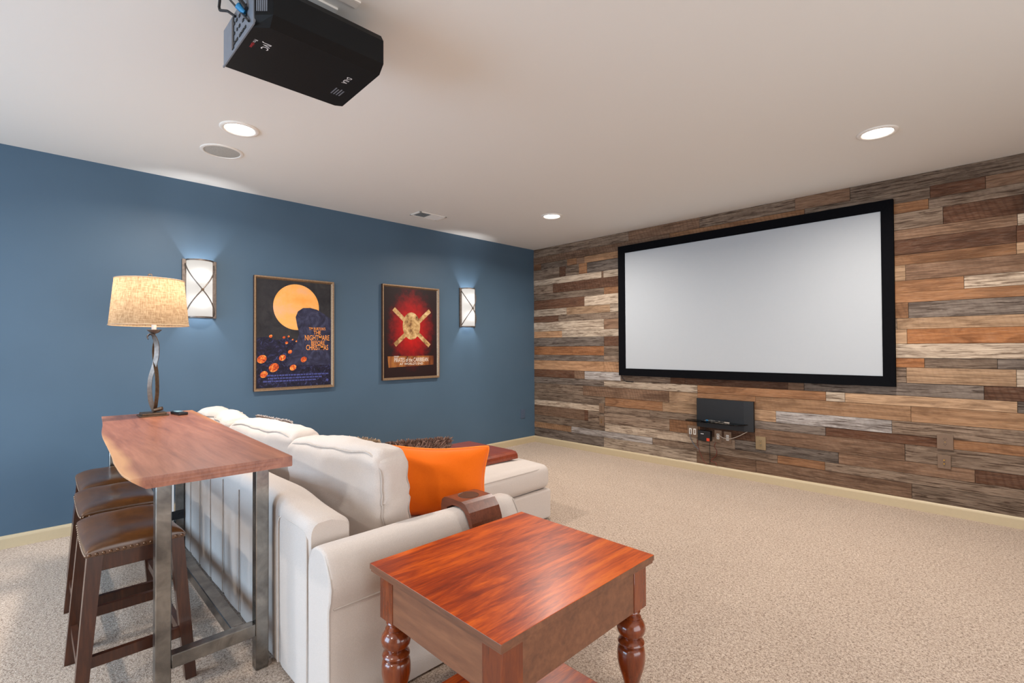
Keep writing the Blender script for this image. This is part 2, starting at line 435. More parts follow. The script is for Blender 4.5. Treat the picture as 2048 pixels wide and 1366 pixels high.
def m_emit(name, col, s):
    t = NT(name); em = t.n('ShaderNodeEmission'); em.inputs[0].default_value = col; em.inputs[1].default_value = s
    t.l(em.outputs[0], t.out.inputs[0]); return t.m
MT['lamp_lens'] = m_emit('lamp_lens', (1.0, 0.93, 0.84, 1), 9.0)
MT['bulb'] = m_emit('glowing_bulb', (1.0, 0.86, 0.68, 1), 8.0)
def m_glass():
    t = NT('clear_glass'); g = t.n('ShaderNodeBsdfGlossy'); g.inputs['Roughness'].default_value = 0.02
    tr = t.n('ShaderNodeBsdfTransparent'); tr.inputs[0].default_value = (0.82, 0.86, 0.85, 1); fr = t.n('ShaderNodeFresnel'); fr.inputs[0].default_value = 1.5
    mx = t.n('ShaderNodeMixShader'); t.l(fr.outputs[0], mx.inputs[0]); t.l(tr.outputs[0], mx.inputs[1]); t.l(g.outputs[0], mx.inputs[2]); t.l(mx.outputs[0], t.out.inputs[0]); return t.m
MT['glass'] = m_glass()
def m_smoked():
    t = NT('smoked_glass'); g = t.n('ShaderNodeBsdfGlossy'); g.inputs['Roughness'].default_value = 0.03
    tr = t.n('ShaderNodeBsdfTransparent'); tr.inputs[0].default_value = (0.16, 0.15, 0.14, 1); fr = t.n('ShaderNodeFresnel'); fr.inputs[0].default_value = 1.5
    mx = t.n('ShaderNodeMixShader'); t.l(fr.outputs[0], mx.inputs[0]); t.l(tr.outputs[0], mx.inputs[1]); t.l(g.outputs[0], mx.inputs[2]); t.l(mx.outputs[0], t.out.inputs[0]); return t.m
MT['smoked'] = m_smoked()

# ------------------------------------------------------------------ room shell
X1, Y0 = 6.9, -3.1
bm = nb(); box(bm, -0.1, X1 + 0.1, Y0 - 0.1, RY + 0.12, -0.06, 0.0); struct('floor', bm, MT['carpet'])
bm = nb(); box(bm, -0.1, X1 + 0.1, Y0 - 0.1, RY + 0.12, H, H + 0.1); struct('ceiling', bm, MT['ceiling'])
bm = nb(); box(bm, -0.1, 0.0, Y0 - 0.1, RY + 0.12, 0, H); struct('wall_left', bm, MT['blue'])
# rear wall with a wide glazed opening, right wall with an open doorway
bm = nb(); box(bm, 0, 0.55, Y0 - 0.1, Y0, 0, H); box(bm, 3.45, X1, Y0 - 0.1, Y0, 0, H); box(bm, 0.55, 3.45, Y0 - 0.1, Y0, 2.35, H)
box(bm, 0.55, 3.45, Y0 - 0.1, Y0, 0, 0.12); struct('wall_rear', bm, MT['beige'])
bm = nb(); box(bm, X1, X1 + 0.1, Y0, -0.7, 0, H); box(bm, X1, X1 + 0.1, 2.7, RY, 0, H); box(bm, X1, X1 + 0.1, -0.7, 2.7, 2.4, H)
struct('wall_right', bm, MT['beige'])
bm = nb()
for a, b in ((0.55, 0.61), (1.97, 2.03), (3.39, 3.45)): box(bm, a, b, Y0 - 0.07, Y0 + 0.02, 0.12, 2.35)
for a, b in ((0.12, 0.2), (2.28, 2.35)): box(bm, 0.55, 3.45, Y0 - 0.07, Y0 + 0.02, a, b)
struct('window_1', bm, MT['white'])

# plank wall: rows of boards, ends given where the joints stand (metres from the corner)
ROWS = [2.74, 2.622, 2.525, 2.440, 2.302, 2.217, 2.092, 2.006, 1.877, 1.779, 1.695, 1.567, 1.476, 1.355, 1.237, 1.160, 1.032, 0.926, 0.842, 0.714, 0.604, 0.526, 0.388, 0.288, 0.210, 0.0]
TONE = dict(G=(136, 115, 97), W=(190, 170, 148), D=(98, 64, 44), O=(150, 106, 72), B=(128, 98, 76), T=(176, 142, 110), K=(118, 105, 95), P=(182, 174, 168), R=(164, 108, 66), L=(176, 134, 98))
def px2x(px, z):
    # joint position read in the photograph's own pixels, carried onto the wall plane
    d = F * 981.1577 + R * (px - 1024)
    # choose the height so that the ray meets the requested z
    P0 = M.translation; s = (RY - P0.y) / d.y
    for _ in range(6):
        v = (z - P0.z - s * d.z) / (s * U.z); dd = d + U * v; s = (RY - P0.y) / dd.y
    return P0.x + s * dd.x
JO = [
 [(1257, 'G'), (1399, 'B'), (1590, 'G'), (1700, 'B'), (2150, 'G')],
 [(1339, 'B'), (1609, 'O'), (1860, 'G'), (1971, 'D'), (2150, 'B')],
 [(1082, 'O'), (1134, 'G'), (1153, 'O'), (1169, 'B'), (1300, 'L'), (1500, 'G'), (1857, 'O'), (2150, 'G')],
 [(1119, 'G'), (1131, 'D'), (1158, 'G'), (1174, 'O'), (1400, 'K'), (1600, 'D'), (1886, 'G'), (2150, 'D')],
 [(1203, 'W'), (1207, 'B'), (1450, 'W'), (2035, 'B'), (2150, 'W')],
 [(1106, 'G'), (1400, 'D'), (2033, 'D'), (2150, 'D')],
 [(1208, 'G'), (1400, 'O'), (2033, 'O'), (2150, 'T')],
 [(1169, 'D'), (1400, 'W'), (1811, 'T'), (2150, 'B')],
 [(1133, 'W'), (1220, 'T'), (1500, 'W'), (1928, 'O'), (2150, 'W')],
 [(1117, 'D'), (1450, 'G'), (2150, 'O')],
 [(1208, 'W'), (1500, 'B'), (1817, 'O'), (2150, 'K')],
 [(1124, 'L'), (1500, 'W'), (1794, 'G'), (2150, 'T')],
 [(1208, 'K'), (1500, 'D'), (1814, 'T'), (2150, 'R')],
 [(1208, 'R'), (1500, 'G'), (2150, 'W')],
 [(1208, 'K'), (1500, 'G'), (1849, 'R'), (1995, 'G'), (2150, 'K')],
 [(1208, 'L'), (1500, 'L'), (1813, 'G'), (2033, 'T'), (2150, 'W')],
 [(1149, 'D'), (1169, 'B'), (1241, 'P'), (1341, 'G'), (1370, 'D'), (1576, 'D'), (1608, 'B'), (1968, 'K'), (2150, 'D')],
 [(1208, 'K'), (1395, 'W'), (1652, 'O'), (1690, 'W'), (2035, 'T'), (2150, 'K')],
 [(1166, 'G'), (1338, 'B'), (1395, 'T'), (1511, 'O'), (1822, 'L'), (2150, 'L')],
 [(1210, 'G'), (1325, 'O'), (1394, 'T'), (1552, 'T'), (1784, 'P'), (2150, 'G')],
 [(1199, 'W'), (1300, 'G'), (1500, 'G'), (1651, 'K'), (1900, 'D'), (2150, 'O')],
 [(1169, 'B'), (1176, 'D'), (1208, 'G'), (1339, 'G'), (1400, 'O'), (1510, 'D'), (1810, 'B'), (2150, 'G')],
 [(1210, 'G'), (1394, 'W'), (1470, 'G'), (1677, 'K'), (1950, 'B'), (2150, 'D')],
 [(1143, 'L'), (1305, 'P'), (1394, 'G'), (1555, 'G'), (1650, 'O'), (2150, 'G')],
 [(1208, 'K'), (1394, 'W'), (1512, 'B'), (1824, 'B'), (2150, 'G')]]
bm = nb()
tone = bm.loops.layers.float_color.new('tone'); kind = bm.loops.layers.float_color.new('wkind'); seedl = bm.loops.layers.float.new('seed')
rr = random.Random(3)
for i, row in enumerate(JO):
    zt, zb = ROWS[i], ROWS[i + 1]; x = 0.0
    zm = (zt + zb) / 2
    ends = [(px2x(p, zm), k) for p, k in row]
    xl = ends[-1][0]
    while xl < X1:
        xl += rr.uniform(0.5, 1.5); ends.append((xl, rr.choice('GWDOBTKLG')))
    for xe, k in ends:
        xe = min(xe, X1)
        if xe - x < 0.005: continue
        g = 0.0013; dep = rr.uniform(-0.0040, 0.0030); nf = len(bm.faces)
        before = set(bm.faces)
        vs = box(bm, x + g, xe - g, RY + dep, RY + 0.02, zb + g, zt - g)
        c = TONE[k]; v = rr.uniform(0.90, 1.10); col = srgb(*[min(255, q * v) for q in c]); s = rr.random()
        wk = 1.0 if k in 'GWKP' else (0.45 if k in 'TB' else 0.15); sw = rr.choice((0.0, 0.25, 0.8)) if k in 'DORBL' else rr.choice((0, 0, 0.3))
        for f in {f for vv in vs for f in vv.link_faces}:
            for lp in f.loops: lp[tone] = col; lp[kind] = (wk, sw, 0, 1); lp[seedl] = s
        x = xe
vs = box(bm, 0, X1, RY + 0.015, RY + 0.12, 0, H)
for f in {f for vv in vs for f in vv.link_faces}:
    for lp in f.loops: lp[tone] = (0.01, 0.008, 0.006, 1); lp[kind] = (0, 0, 0, 1)
struct('wall_back', bm, MT['planks'])

# baseboards with an eased top edge
def baseboard(name, pts_axis, a, b):
    bm = nb(); pr = [(0, 0), (0.014, 0), (0.014, 0.066), (0.011, 0.076), (0.006, 0.083), (0, 0.086)]
    if pts_axis == 'left': prism(bm, [(x, z) for x, z in pr], a, b, 'y')
    else: prism(bm, [(RY + 0.004 - x * 1.25, z) for x, z in pr], a, b, 'x')
    struct(name, bm, MT['trim'])
baseboard('baseboard_left', 'left', Y0, RY - 0.004)
baseboard('baseboard_back', 'back', 0.0, X1)

# ------------------------------------------------------------------ ceiling fittings
DL = ['round recessed ceiling light beside the ceiling speaker, near the blue wall',
      'round recessed ceiling light above the right end of the projection screen',
      'round recessed ceiling light over the corner of blue and plank walls',
      'round recessed ceiling light by the rear window, on the blue wall side',
      'round recessed ceiling light by the rear wall, on the doorway side']
for k, (x, y) in enumerate(DOWN):
    t = thing('recessed_light', (x, y, H), DL[k], 'ceiling light', 'recessed lights in the ceiling')
    bm = nb(); lathe(bm, [(0.113, H), (0.113, H - 0.004), (0.107, H - 0.009), (0.092, H - 0.010), (0.086, H - 0.006), (0.083, H - 0.001)], x, y, 40, cap=False)
    obj('trim_ring', bm, MT['white'], t, True)
    bm = nb(); lathe(bm, [(0.0855, H - 0.0015), (0.080, H - 0.0045), (0.001, H - 0.006)], x, y, 40)
    obj('lens', bm, MT['lamp_lens'], t, True)
    l = bpy.data.lights.new('downlight', 'AREA'); l.shape = 'DISK'; l.size = 0.16; l.energy = DOWN_POWER; l.color = (1.0, 0.93, 0.85); l.spread = math.radians(160)
    o = bpy.data.objects.new('downlight', l); COL.objects.link(o); o.parent = t; o.location = (0, 0, -0.012)
x, y = 0.882, 0.970
t = thing('ceiling_speaker', (x, y, H), 'round white in-ceiling speaker with grey grille, beside the nearest recessed light', 'speaker')
bm = nb(); lathe(bm, [(0.133, H), (0.133, H - 0.004), (0.128, H - 0.007), (0.115, H - 0.007), (0.112, H - 0.002)], x, y, 48, cap=False); obj('rim', bm, MT['white'], t, True)
bm = nb(); lathe(bm, [(0.114, H - 0.003), (0.06, H - 0.005), (0.001, H - 0.006)], x, y, 48)
gm = NT('speaker_grille'); gv = gm.n('ShaderNodeTexVoronoi'); gv.inputs['Scale'].default_value = 400; gm.l(gm.coord(), gv.inputs['Vector'])
gm.base(gm.ramp(gv.outputs['Distance'], [(0.2, srgb(120, 116, 110)), (0.5, srgb(182, 178, 170))])); gm.pr(0.6); obj('grille', bm, gm.m, t, True)

# air register near the blue wall
t = thing('air_vent', (0.47, 3.0, H), 'white rectangular air register in the ceiling near the blue wall', 'vent')
bm = nb()
for b in ((0.385, 0.405, 2.84, 3.18), (0.555, 0.575, 2.84, 3.18), (0.385, 0.575, 2.84, 2.862), (0.385, 0.575, 3.158, 3.18)): box(bm, *b, H - 0.008, H, bev=0.002)
obj('frame', bm, MT['white'], t, True)
boxo('duct_shade', (0.405, 0.555, 2.862, 3.158, H - 0.002, H - 0.0005), MT['dark'], t)  # near-black sheet: the shade inside the duct, painted flat
bm = nb()
for k in range(17):
    yy = 2.866 + k * 0.0175; tilt = 0.75 if k < 8 else -0.75
    box(bm, 0.405, 0.555, -0.0075, 0.0075, -0.0006, 0.0006, mat=Matrix.Translation((0, yy + 0.004, H - 0.005)) @ Matrix.Rotation(tilt * 0.6, 4, 'X'))
obj('louvres', bm, MT['white'], t)

# ------------------------------------------------------------------ projection screen
sx0, sx1, sz0, sz1 = 1.446, 4.116, 0.998, 2.562
t = thing('projection_screen', (2.78, RY, sz0), 'large white projection screen in a wide black velvet frame on plank wall', 'projection screen')
bm = nb(); fw = 0.086; yf = RY - 0.052
def mitre(bm, x0, x1, z0, z1, w, ya, yb, yi):
    o = [(x0, z0), (x1, z0), (x1, z1), (x0, z1)]; i_ = [(x0 + w, z0 + w), (x1 - w, z0 + w), (x1 - w, z1 - w), (x0 + w, z1 - w)]
    vo = [bm.verts.new((a, ya, b)) for a, b in o]; vi = [bm.verts.new((a, yi, b)) for a, b in i_]
    vb = [bm.verts.new((a, yb, b)) for a, b in o]; vj = [bm.verts.new((a, yb, b)) for a, b in i_]
    for k in range(4):
        n = (k + 1) % 4
        bm.faces.new((vo[k], vo[n], vi[n], vi[k])); bm.faces.new((vo[k], vb[k], vb[n], vo[n]))
        bm.faces.new((vi[k], vi[n], vj[n], vj[k])); bm.faces.new((vb[k], vj[k], vj[n], vb[n]))
mitre(bm, sx0, sx1, sz0, sz1, fw, yf, RY - 0.004, yf + 0.012); obj('frame', bm, MT['black'], t)
boxo('canvas', (sx0 + fw - 0.01, sx1 - fw + 0.01, yf + 0.020, yf + 0.026, sz0 + fw - 0.01, sz1 - fw + 0.01), MT['canvas'], t)
bm = nb(); tube(bm, spline([(1.45, RY - 0.01, 1.0), (1.47, RY - 0.012, 0.965), (1.50, RY - 0.008, 0.935), (1.53, RY - 0.006, 0.922), (1.62, RY - 0.006, 0.924)], 6), 0.0035, 6)
tag(obj('screen_cable', bm, MT['cable_k'], None, True), 'thin black cable hanging below left corner of the projection screen', 'cable')

# ------------------------------------------------------------------ plates and boxes on the plank wall
def rnd_plate(bm, xa, xb, za, zb, y, th, n=1): box(bm, xa, xb, y - th, y, za, zb, bev=0.0025, seg=2)
def wall_plate(name, label, cx, cz, w_, h_, m, kind_, group=None):
    t = thing(name, (cx, RY - 0.001, cz), label, 'wall plate', group); y = RY - 0.0035
    bm = nb(); rnd_plate(bm, cx - w_ / 2, cx + w_ / 2, cz - h_ / 2, cz + h_ / 2, y, 0.007); obj('cover_plate', bm, m, t, True)
    yp = y - 0.007
    if kind_ == 'duplex':
        for s in (-1, 1):
            bm = nb(); prism(bm, [(cx + 0.017 * math.cos(a), cz + s * 0.020 + 0.0145 * math.sin(a)) for a in [k * PI / 10 for k in range(20)]], yp - 0.002, yp + 0.001, 'y')
            r = obj('receptacle', bm, m, t, True)
            bm = nb()
            for q in (-0.006, 0.006): box(bm, cx + q - 0.0013, cx + q + 0.0013, yp - 0.0026, yp - 0.0015, cz + s * 0.02 - 0.001, cz + s * 0.02 + 0.008)
            box(bm, cx - 0.002, cx + 0.002, yp - 0.0026, yp - 0.0015, cz + s * 0.02 - 0.009, cz + s * 0.02 - 0.005)
            obj('slots', bm, MT['dark'], r)
        bm = nb(); box(bm, cx - 0.003, cx + 0.003, yp - 0.002, yp, cz - 0.003, cz + 0.003, bev=0.0008); obj('screw', bm, MT['brass'], t)
    if kind_ == 'coax':
        for s in (-1, 1):
            bm = nb(); tube(bm, [(cx, yp, cz + s * 0.014), (cx, yp - 0.010, cz + s * 0.014)], 0.0055, 10); obj('coax_jack', bm, MT['brass'], t, True)
    if kind_ == 'decora2':
        for s in (-1, 1):
            r = boxo('white_insert', (cx + s * 0.024 - 0.015, cx + s * 0.024 + 0.015, yp - 0.003, yp + 0.001, cz - 0.032, cz + 0.032), MT['jackwhite'], t, 0.001)
            boxo('port', (cx + s * 0.024 - 0.006, cx + s * 0.024 + 0.006, yp - 0.0036, yp - 0.002, cz - 0.022, cz + 0.022), MT['plate_brown'], r)
    if kind_ == 'jack':
        for s in (-1, 1):
            r = boxo('white_insert', (cx - 0.014, cx + 0.014, yp - 0.003, yp + 0.001, cz + s * 0.0155 - 0.013, cz + s * 0.0155 + 0.013), MT['jackwhite'], t, 0.001)
            for q in (-0.006, 0.006): boxo('port', (cx + q - 0.0035, cx + q + 0.0035, yp - 0.0036, yp - 0.002, cz + s * 0.0155 - 0.005, cz + s * 0.0155 + 0.005), MT['dark'], r)
    if kind_ == 'blank':
        for s in (-1, 1):
            bm = nb(); box(bm, cx - 0.003, cx + 0.003, yp - 0.001, yp, cz + s * 0.03 - 0.003, cz + s * 0.03 + 0.003); obj('screw', bm, MT['dark'], t)
    return t
wall_plate('wall_outlet', 'wood-toned outlet left of the screen, the upper plate of the pair', 1.16, 0.573, 0.075, 0.12, MT['plate_brown'], 'duplex')
wall_plate('coax_plate', 'wood-toned plate with brass jack left of the screen, lower of the pair', 1.16, 0.412, 0.075, 0.12, MT['plate_brown'], 'coax')
wall_plate('data_plate', 'wide brown wall plate with two white inserts left of the black box', 2.35, 0.420, 0.118, 0.122, MT['plate_brown'], 'decora2')
wall_plate('phone_plate', 'brown plate with white jacks just right of the black box', 2.626, 0.400, 0.076, 0.130, MT['plate_brown'], 'jack')
wall_plate('phone_plate', 'brown plate with white jacks right of the first one, a white cable crossing it', 2.724, 0.398, 0.076, 0.125, MT['plate_brown'], 'jack')
wall_plate('wall_outlet', 'tan electrical outlet just right of the black shelf bracket', 3.045, 0.385, 0.094, 0.130, MT['plate_tan'], 'duplex')
wall_plate('wall_outlet', 'brown electrical outlet at far right of the plank wall, above brass jacks', 4.415, 0.578, 0.098, 0.118, MT['plate_brown'], 'duplex')
wall_plate('coax_plate', 'brown plate with two brass jacks at far right, below the outlet', 4.408, 0.421, 0.080, 0.108, MT['plate_brown'], 'coax')
# blue painted outlet on the blue wall
t = thing('wall_outlet', (0.001, 4.918, 0.418), 'blue painted outlet low on the blue wall near the corner', 'wall plate')
bm = nb(); box(bm, 0.0005, 0.007, 4.875, 4.961, 0.356, 0.480, bev=0.0025); obj('cover_plate', bm, MT['plate_blue'], t, True)
for s in (-1, 1):
    bm = nb(); prism(bm, [(4.918 + 0.017 * math.cos(a), 0.418 + s * 0.022 + 0.0145 * math.sin(a)) for a in [k * PI / 10 for k in range(20)]], 0.006, 0.009, 'x'); obj('receptacle', bm, MT['plate_blue'], t, True)

# transmitter box with an orange-red label
t = thing('surge_box', (2.49, RY, 0.345), 'small black wall box with orange red square label under shelf bracket', 'electrical box')
boxo('housing', (2.426, 2.562, RY - 0.058, RY - 0.0035, 0.342, 0.448), MT['blackplastic'], t, 0.004)
boxo('label_patch', (2.524, 2.556, RY - 0.0592, RY - 0.0575, 0.346, 0.376), MT['red'], t)
boxo('badge', (2.462, 2.494, RY - 0.0592, RY - 0.0575, 0.412, 0.420), MT['lettering'], t)
bm = nb(); tube(bm, spline([(2.50, RY - 0.035, 0.447), (2.50, RY - 0.04, 0.470), (2.52, RY - 0.035, 0.487)], 5), 0.004, 6); obj('lead', bm, MT['cable_k'], t, True)

# component shelf: steel back box and glass shelf
t = thing('component_shelf', (2.70, RY, 0.487), 'black wall-mounted component shelf with dark glass ledge under the screen', 'shelf')
bm = nb()
prism(bm, [(2.411, RY - 0.0035), (2.411, RY - 0.04), (2.418, RY - 0.048), (2.905, RY - 0.055), (2.990, RY - 0.035), (2.990, RY - 0.0035)], 0.487, 0.790, 'z')
obj('back_panel', bm, MT['blackmetal'], t)
gp = [(2.36, RY - 0.052), (2.33, RY - 0.085), (2.345, RY - 0.17)] + [(2.36, RY - 0.185), (2.86, RY - 0.185)] + [(2.89, RY - 0.17), (2.945, RY - 0.06)]
bm = nb(); prism(bm, gp, 0.556, 0.562, 'z'); obj('glass_ledge', bm, MT['smoked'], t)
for xx in (2.50, 2.80): boxo('ledge_bracket', (xx - 0.012, xx + 0.012, RY - 0.165, RY - 0.05, 0.545, 0.556), MT['blackmetal'], t)
bm = nb(); tube(bm, spline([(2.56, 5.06, 0.567), (2.60, 5.03, 0.570), (2.66, 5.07, 0.567), (2.72, 5.05, 0.568), (2.78, 5.06, 0.566)], 6), 0.0045, 6)
tag(obj('coiled_cable', bm, MT['cable_w'], None, True), 'short pale cable lying on the dark glass ledge', 'cable')
bm = nb(); tube(bm, spline([(2.50, 5.03, 0.567), (2.56, 5.01, 0.569), (2.63, 5.04, 0.573), (2.70, 5.02, 0.573), (2.73, 5.045, 0.575), (2.66, 5.09, 0.567), (2.58, 5.05, 0.575), (2.53, 5.02, 0.567)], 6), 0.0045, 6)
tag(obj('coiled_cable', bm, MT['cable_k'], None, True), 'tangle of black cable lying on the dark glass ledge', 'cable')
bm = nb(); box(bm, 2.545, 2.572, 5.03, 5.05, 0.563, 0.578, bev=0.003); tag(obj('cable_plug', bm, MT['blueplug'], None, True), 'small pale blue plug at the cable end on the glass ledge', 'plug')
def loosecable(name, pts, m, label, r=0.0032):
    bm = nb(); tube(bm, spline(pts, 6), r, 6); tag(obj(name, bm, m, None, True), label, 'cable')
loosecable('hanging_cable', [(2.626, RY - 0.018, 0.428), (2.66, RY - 0.026, 0.405), (2.70, RY - 0.028, 0.392), (2.76, RY - 0.026, 0.395), (2.83, RY - 0.022, 0.425), (2.90, RY - 0.02, 0.468), (2.93, RY - 0.02, 0.487)], MT['cable_w'], 'white cable sagging from the jack plate up to the shelf bracket')
loosecable('hanging_cable', [(2.328, RY - 0.020, 0.418), (2.332, RY - 0.03, 0.37), (2.345, RY - 0.012, 0.31), (2.38, RY - 0.010, 0.262), (2.42, RY - 0.010, 0.235)], MT['cable_g'], 'grey cable hanging from the plate with white inserts')
loosecable('hanging_cable', [(2.405, RY - 0.010, 0.34), (2.403, RY - 0.010, 0.29), (2.42, RY - 0.010, 0.23), (2.44, RY - 0.010, 0.18), (2.47, RY - 0.012, 0.12), (2.51, RY - 0.022, 0.09)], MT['cable_r'], 'thin dark wire left of the black box reaching the baseboard', 0.0022)
loosecable('hanging_cable', [(2.60, RY - 0.010, 0.335), (2.585, RY - 0.010, 0.29), (2.61, RY - 0.012, 0.25), (2.605, RY - 0.010, 0.20), (2.57, RY - 0.010, 0.16), (2.55, RY - 0.010, 0.13), (2.60, RY - 0.010, 0.12), (2.605, RY - 0.018, 0.088)], MT['cable_r'], 'thin red wire zigzagging from the black box down to the baseboard', 0.0026)
bm = nb(); tube(bm, [(2.535, RY - 0.008, 0.34), (2.536, RY - 0.008, 0.10)], 0.002, 6); tag(obj('hanging_cable', bm, MT['cable_k']), 'straight thin dark wire below the orange red label', 'cable')
# speaker cabinet at the picture's right edge
t = thing('wall_speaker', (4.96, RY, 2.29), 'black wall speaker barely showing at the right picture edge', 'speaker')
boxo('cabinet', (4.868, 5.05, RY - 0.11, RY - 0.005, 2.285, 2.425), MT['blackplastic'], t, 0.004)
boxo('grille', (4.878, 5.04, RY - 0.118, RY - 0.110, 2.295, 2.415), MT['black'], t, 0.003)

# ------------------------------------------------------------------ framed posters (generic stand-in artwork, real lettering)
def ell(cx, cy, rx, ry, n=40, rot=0):
    return [(cx + rx * math.cos(a) * math.cos(rot) - ry * math.sin(a) * math.sin(rot), cy + rx * math.cos(a) * math.sin(rot) + ry * math.sin(a) * math.cos(rot)) for a in [2 * PI * k / n for k in range(n)]]
def printmat(name, stops, scale=6, stretch=(1, 1, 1), dist=0.6):
    t = NT(name); t.base(t.ramp(t.noise(t.coord(stretch), scale, 6, 0.65, dist), stops)); t.pr(0.45, spec=0.3); return t.m
def poster(label, y0, y1, z0, z1, frame_m, lip):
    t = thing('framed_poster', (0, (y0 + y1) / 2, z0), label, 'poster')
    bm = nb(); d = 0.034
    pr = [(0.0, 0.0), (d, 0.0), (d, lip), (0.012, lip + 0.014), (0.0, lip + 0.014)]     # (x out of the wall, inset)
    def ring(x, ins): return [bm.verts.new((x, a, b)) for a, b in ((y0 + ins, z0 + ins), (y1 - ins, z0 + ins), (y1 - ins, z1 - ins), (y0 + ins, z1 - ins))]
    rg = [ring(x + 0.001, i) for x, i in pr]
    for a, b in zip(rg, rg[1:] + rg[:1]):
        for k in range(4): bm.faces.new((a[k], a[(k + 1) % 4], b[(k + 1) % 4], b[k]))
    for f in bm.faces:
        c = f.calc_center_median(); f.material_index = 0 if c.x < 0.020 and abs(f.normal.x) < 0.5 else 1
    obj('frame', bm, frame_m, t)
    return t, y0 + lip + 0.013, y1 - lip - 0.013, z0 + lip + 0.013, z1 - lip - 0.013
def flat(bm, pts, x, mi):
    f = bm.faces.new([bm.verts.new((x, a, b)) for a, b in pts]); f.material_index = mi
goldf = plain('gilt_frame_edge', srgb(150, 122, 94), 0.4, 0.5, var=0.2, scale=80); darkf = plain('frame_inside', srgb(70, 44, 28), 0.4, 0.2, var=0.3, scale=60)
night = printmat('poster_night', [(0.3, srgb(28, 25, 30)), (0.55, srgb(44, 42, 44)), (0.75, srgb(60, 56, 54))], 9)
moonm = printmat('poster_disc', [(0.3, srgb(238, 150, 58)), (0.5, srgb(240, 168, 92)), (0.7, srgb(222, 168, 138))], 3)
hillm = printmat('poster_hill', [(0.3, srgb(24, 22, 38)), (0.5, srgb(44, 44, 66)), (0.7, srgb(66, 68, 92))], 8, dist=2)
lowm = printmat('poster_ground', [(0.35, srgb(12, 10, 18)), (0.56, srgb(30, 27, 52)), (0.78, srgb(84, 92, 140))], 14, dist=3)
pumpm = printmat('poster_blobs', [(0.35, srgb(120, 30, 16)), (0.5, srgb(206, 84, 34)), (0.7, srgb(246, 190, 90))], 40)
titlem = plain('poster_title_orange', srgb(240, 150, 60), 0.5, var=0.03); credm = plain('poster_small_print', srgb(64, 70, 130), 0.5, var=0.03)
t, a, b, c, d = poster('framed poster with orange moon and dark blue hills, left of the red poster', 1.440, 2.180, 0.957, 2.005, [darkf, goldf], 0.012)
W_, H_ = b - a, d - c; px = 0.0155
def uv(u, v): return (a + u * W_, c + v * H_)
bm = nb(); flat(bm, [uv(0, 0), uv(1, 0), uv(1, 1), uv(0, 1)], px, 0)
flat(bm, [uv(u, v) for u, v in ell(0.515, 0.755, 0.31, 0.218, 56)], px + 0.0004, 1)
flat(bm, [uv(0, 0), uv(1, 0), uv(1, .36), uv(.8, .40), uv(.62, .41), uv(.42, .46), uv(.25, .44), uv(.12, .47), uv(0, .46)], px + 0.0007, 3)
flat(bm, [uv(u, v) for u, v in [(.36, 0.2), (1, 0.2), (1, .655), (.90, .70), (.80, .74), (.70, .755), (.60, .75), (.53, .715), (.50, .66), (.52, .58), (.55, .50), (.50, .40), (.42, .30)]], px + 0.0010, 2)
for (u, v, r) in [(.065, .265, .06), (.215, .185, .065), (.325, .275, .045), (.465, .18, .045), (.61, .255, .042), (.09, .125, .048), (.425, .33, .028), (.175, .475, .022), (.345, .465, .018), (.38, .415, .02), (.405, .475, .014), (.46, .445, .012), (.51, .43, .012)]:
    flat(bm, [uv(p, q) for p, q in ell(u, v, r, r * 0.62, 20, 0.2)], px + 0.0013, 4)
for r_, (v, u0, u1) in enumerate([(.105, .12, .92), (.078, .14, .86), (.052, .08, .76)]):
    u = u0; q = random.Random(r_)
    while u < u1:
        l = q.uniform(.01, .05); flat(bm, [uv(u, v), uv(u + l, v), uv(u + l, v + .013), uv(u, v + .013)], px + 0.0013, 5); u += l + .008
flat(bm, [uv(p, q) for p, q in ell(.945, .048, .018, .013, 20)], px + 0.0013, 5)
obj('print', bm, [night, moonm, hillm, lowm, pumpm, credm], t)
bm = nb()
for s, v, u, sz, sx in [("TIM BURTON'S", .540, .80, .034, .66), ('THE', .497, .80, .048, .75), ('NIGHTMARE', .440, .80, .066, .60), ('BEFORE', .396, .81, .050, .72), ('CHRISTMAS', .345, .80, .066, .58)]:
    y, z = uv(u, v); merge(bm, text_mesh(s, sz * 1.10, mat_axes((0, 1, 0), (0, 0, 1), (1, 0, 0), (px + 0.0018, y, z)), sx, 'CENTER', 0.0, 0, 0.0002))
obj('title_lettering', bm, titlem, t)

def m_redprint():
    t = NT('poster_red_glow'); tc = t.n('ShaderNodeTexCoord'); mp = t.n('ShaderNodeMapping'); mp.inputs['Location'].default_value = (0, 0, -0.58)
    mp.inputs['Scale'].default_value = (0.0, 2.3, 1.55); mp.inputs['Location'].default_value = (0, 0, -0.90)
    t.l(tc.outputs['Object'], mp.inputs[0]); ln = t.n('ShaderNodeVectorMath', operation='LENGTH'); t.l(mp.outputs[0], ln.inputs[0])
    f = t.math('ADD', ln.outputs['Value'], t.math('MULTIPLY', t.noise(t.coord((1, 1, 1)), 16, 6, 0.7), 0.5))
    t.base(t.ramp(f, [(0.30, srgb(206, 22, 14)), (0.62, srgb(150, 14, 14)), (0.90, srgb(64, 12, 14)), (1.0, srgb(34, 16, 16))])); t.pr(0.45, spec=0.3); return t.m
bonem = printmat('poster_bone', [(0.35, srgb(96, 56, 30)), (0.5, srgb(190, 150, 96)), (0.68, srgb(226, 196, 144))], 12)
bandm = printmat('poster_band', [(0.35, srgb(60, 24, 16)), (0.5, srgb(128, 70, 34)), (0.7, srgb(176, 116, 58))], 9, (1, 1, .25))
t, a, b, c, d = poster('framed red poster with pale crossed shape, between moon poster and wall sconce', 2.724, 3.472, 0.992, 2.040, [darkf, goldf], 0.012)
W_, H_ = b - a, d - c
bm = nb(); flat(bm, [uv(0, 0), uv(1, 0), uv(1, 1), uv(0, 1)], px, 0)
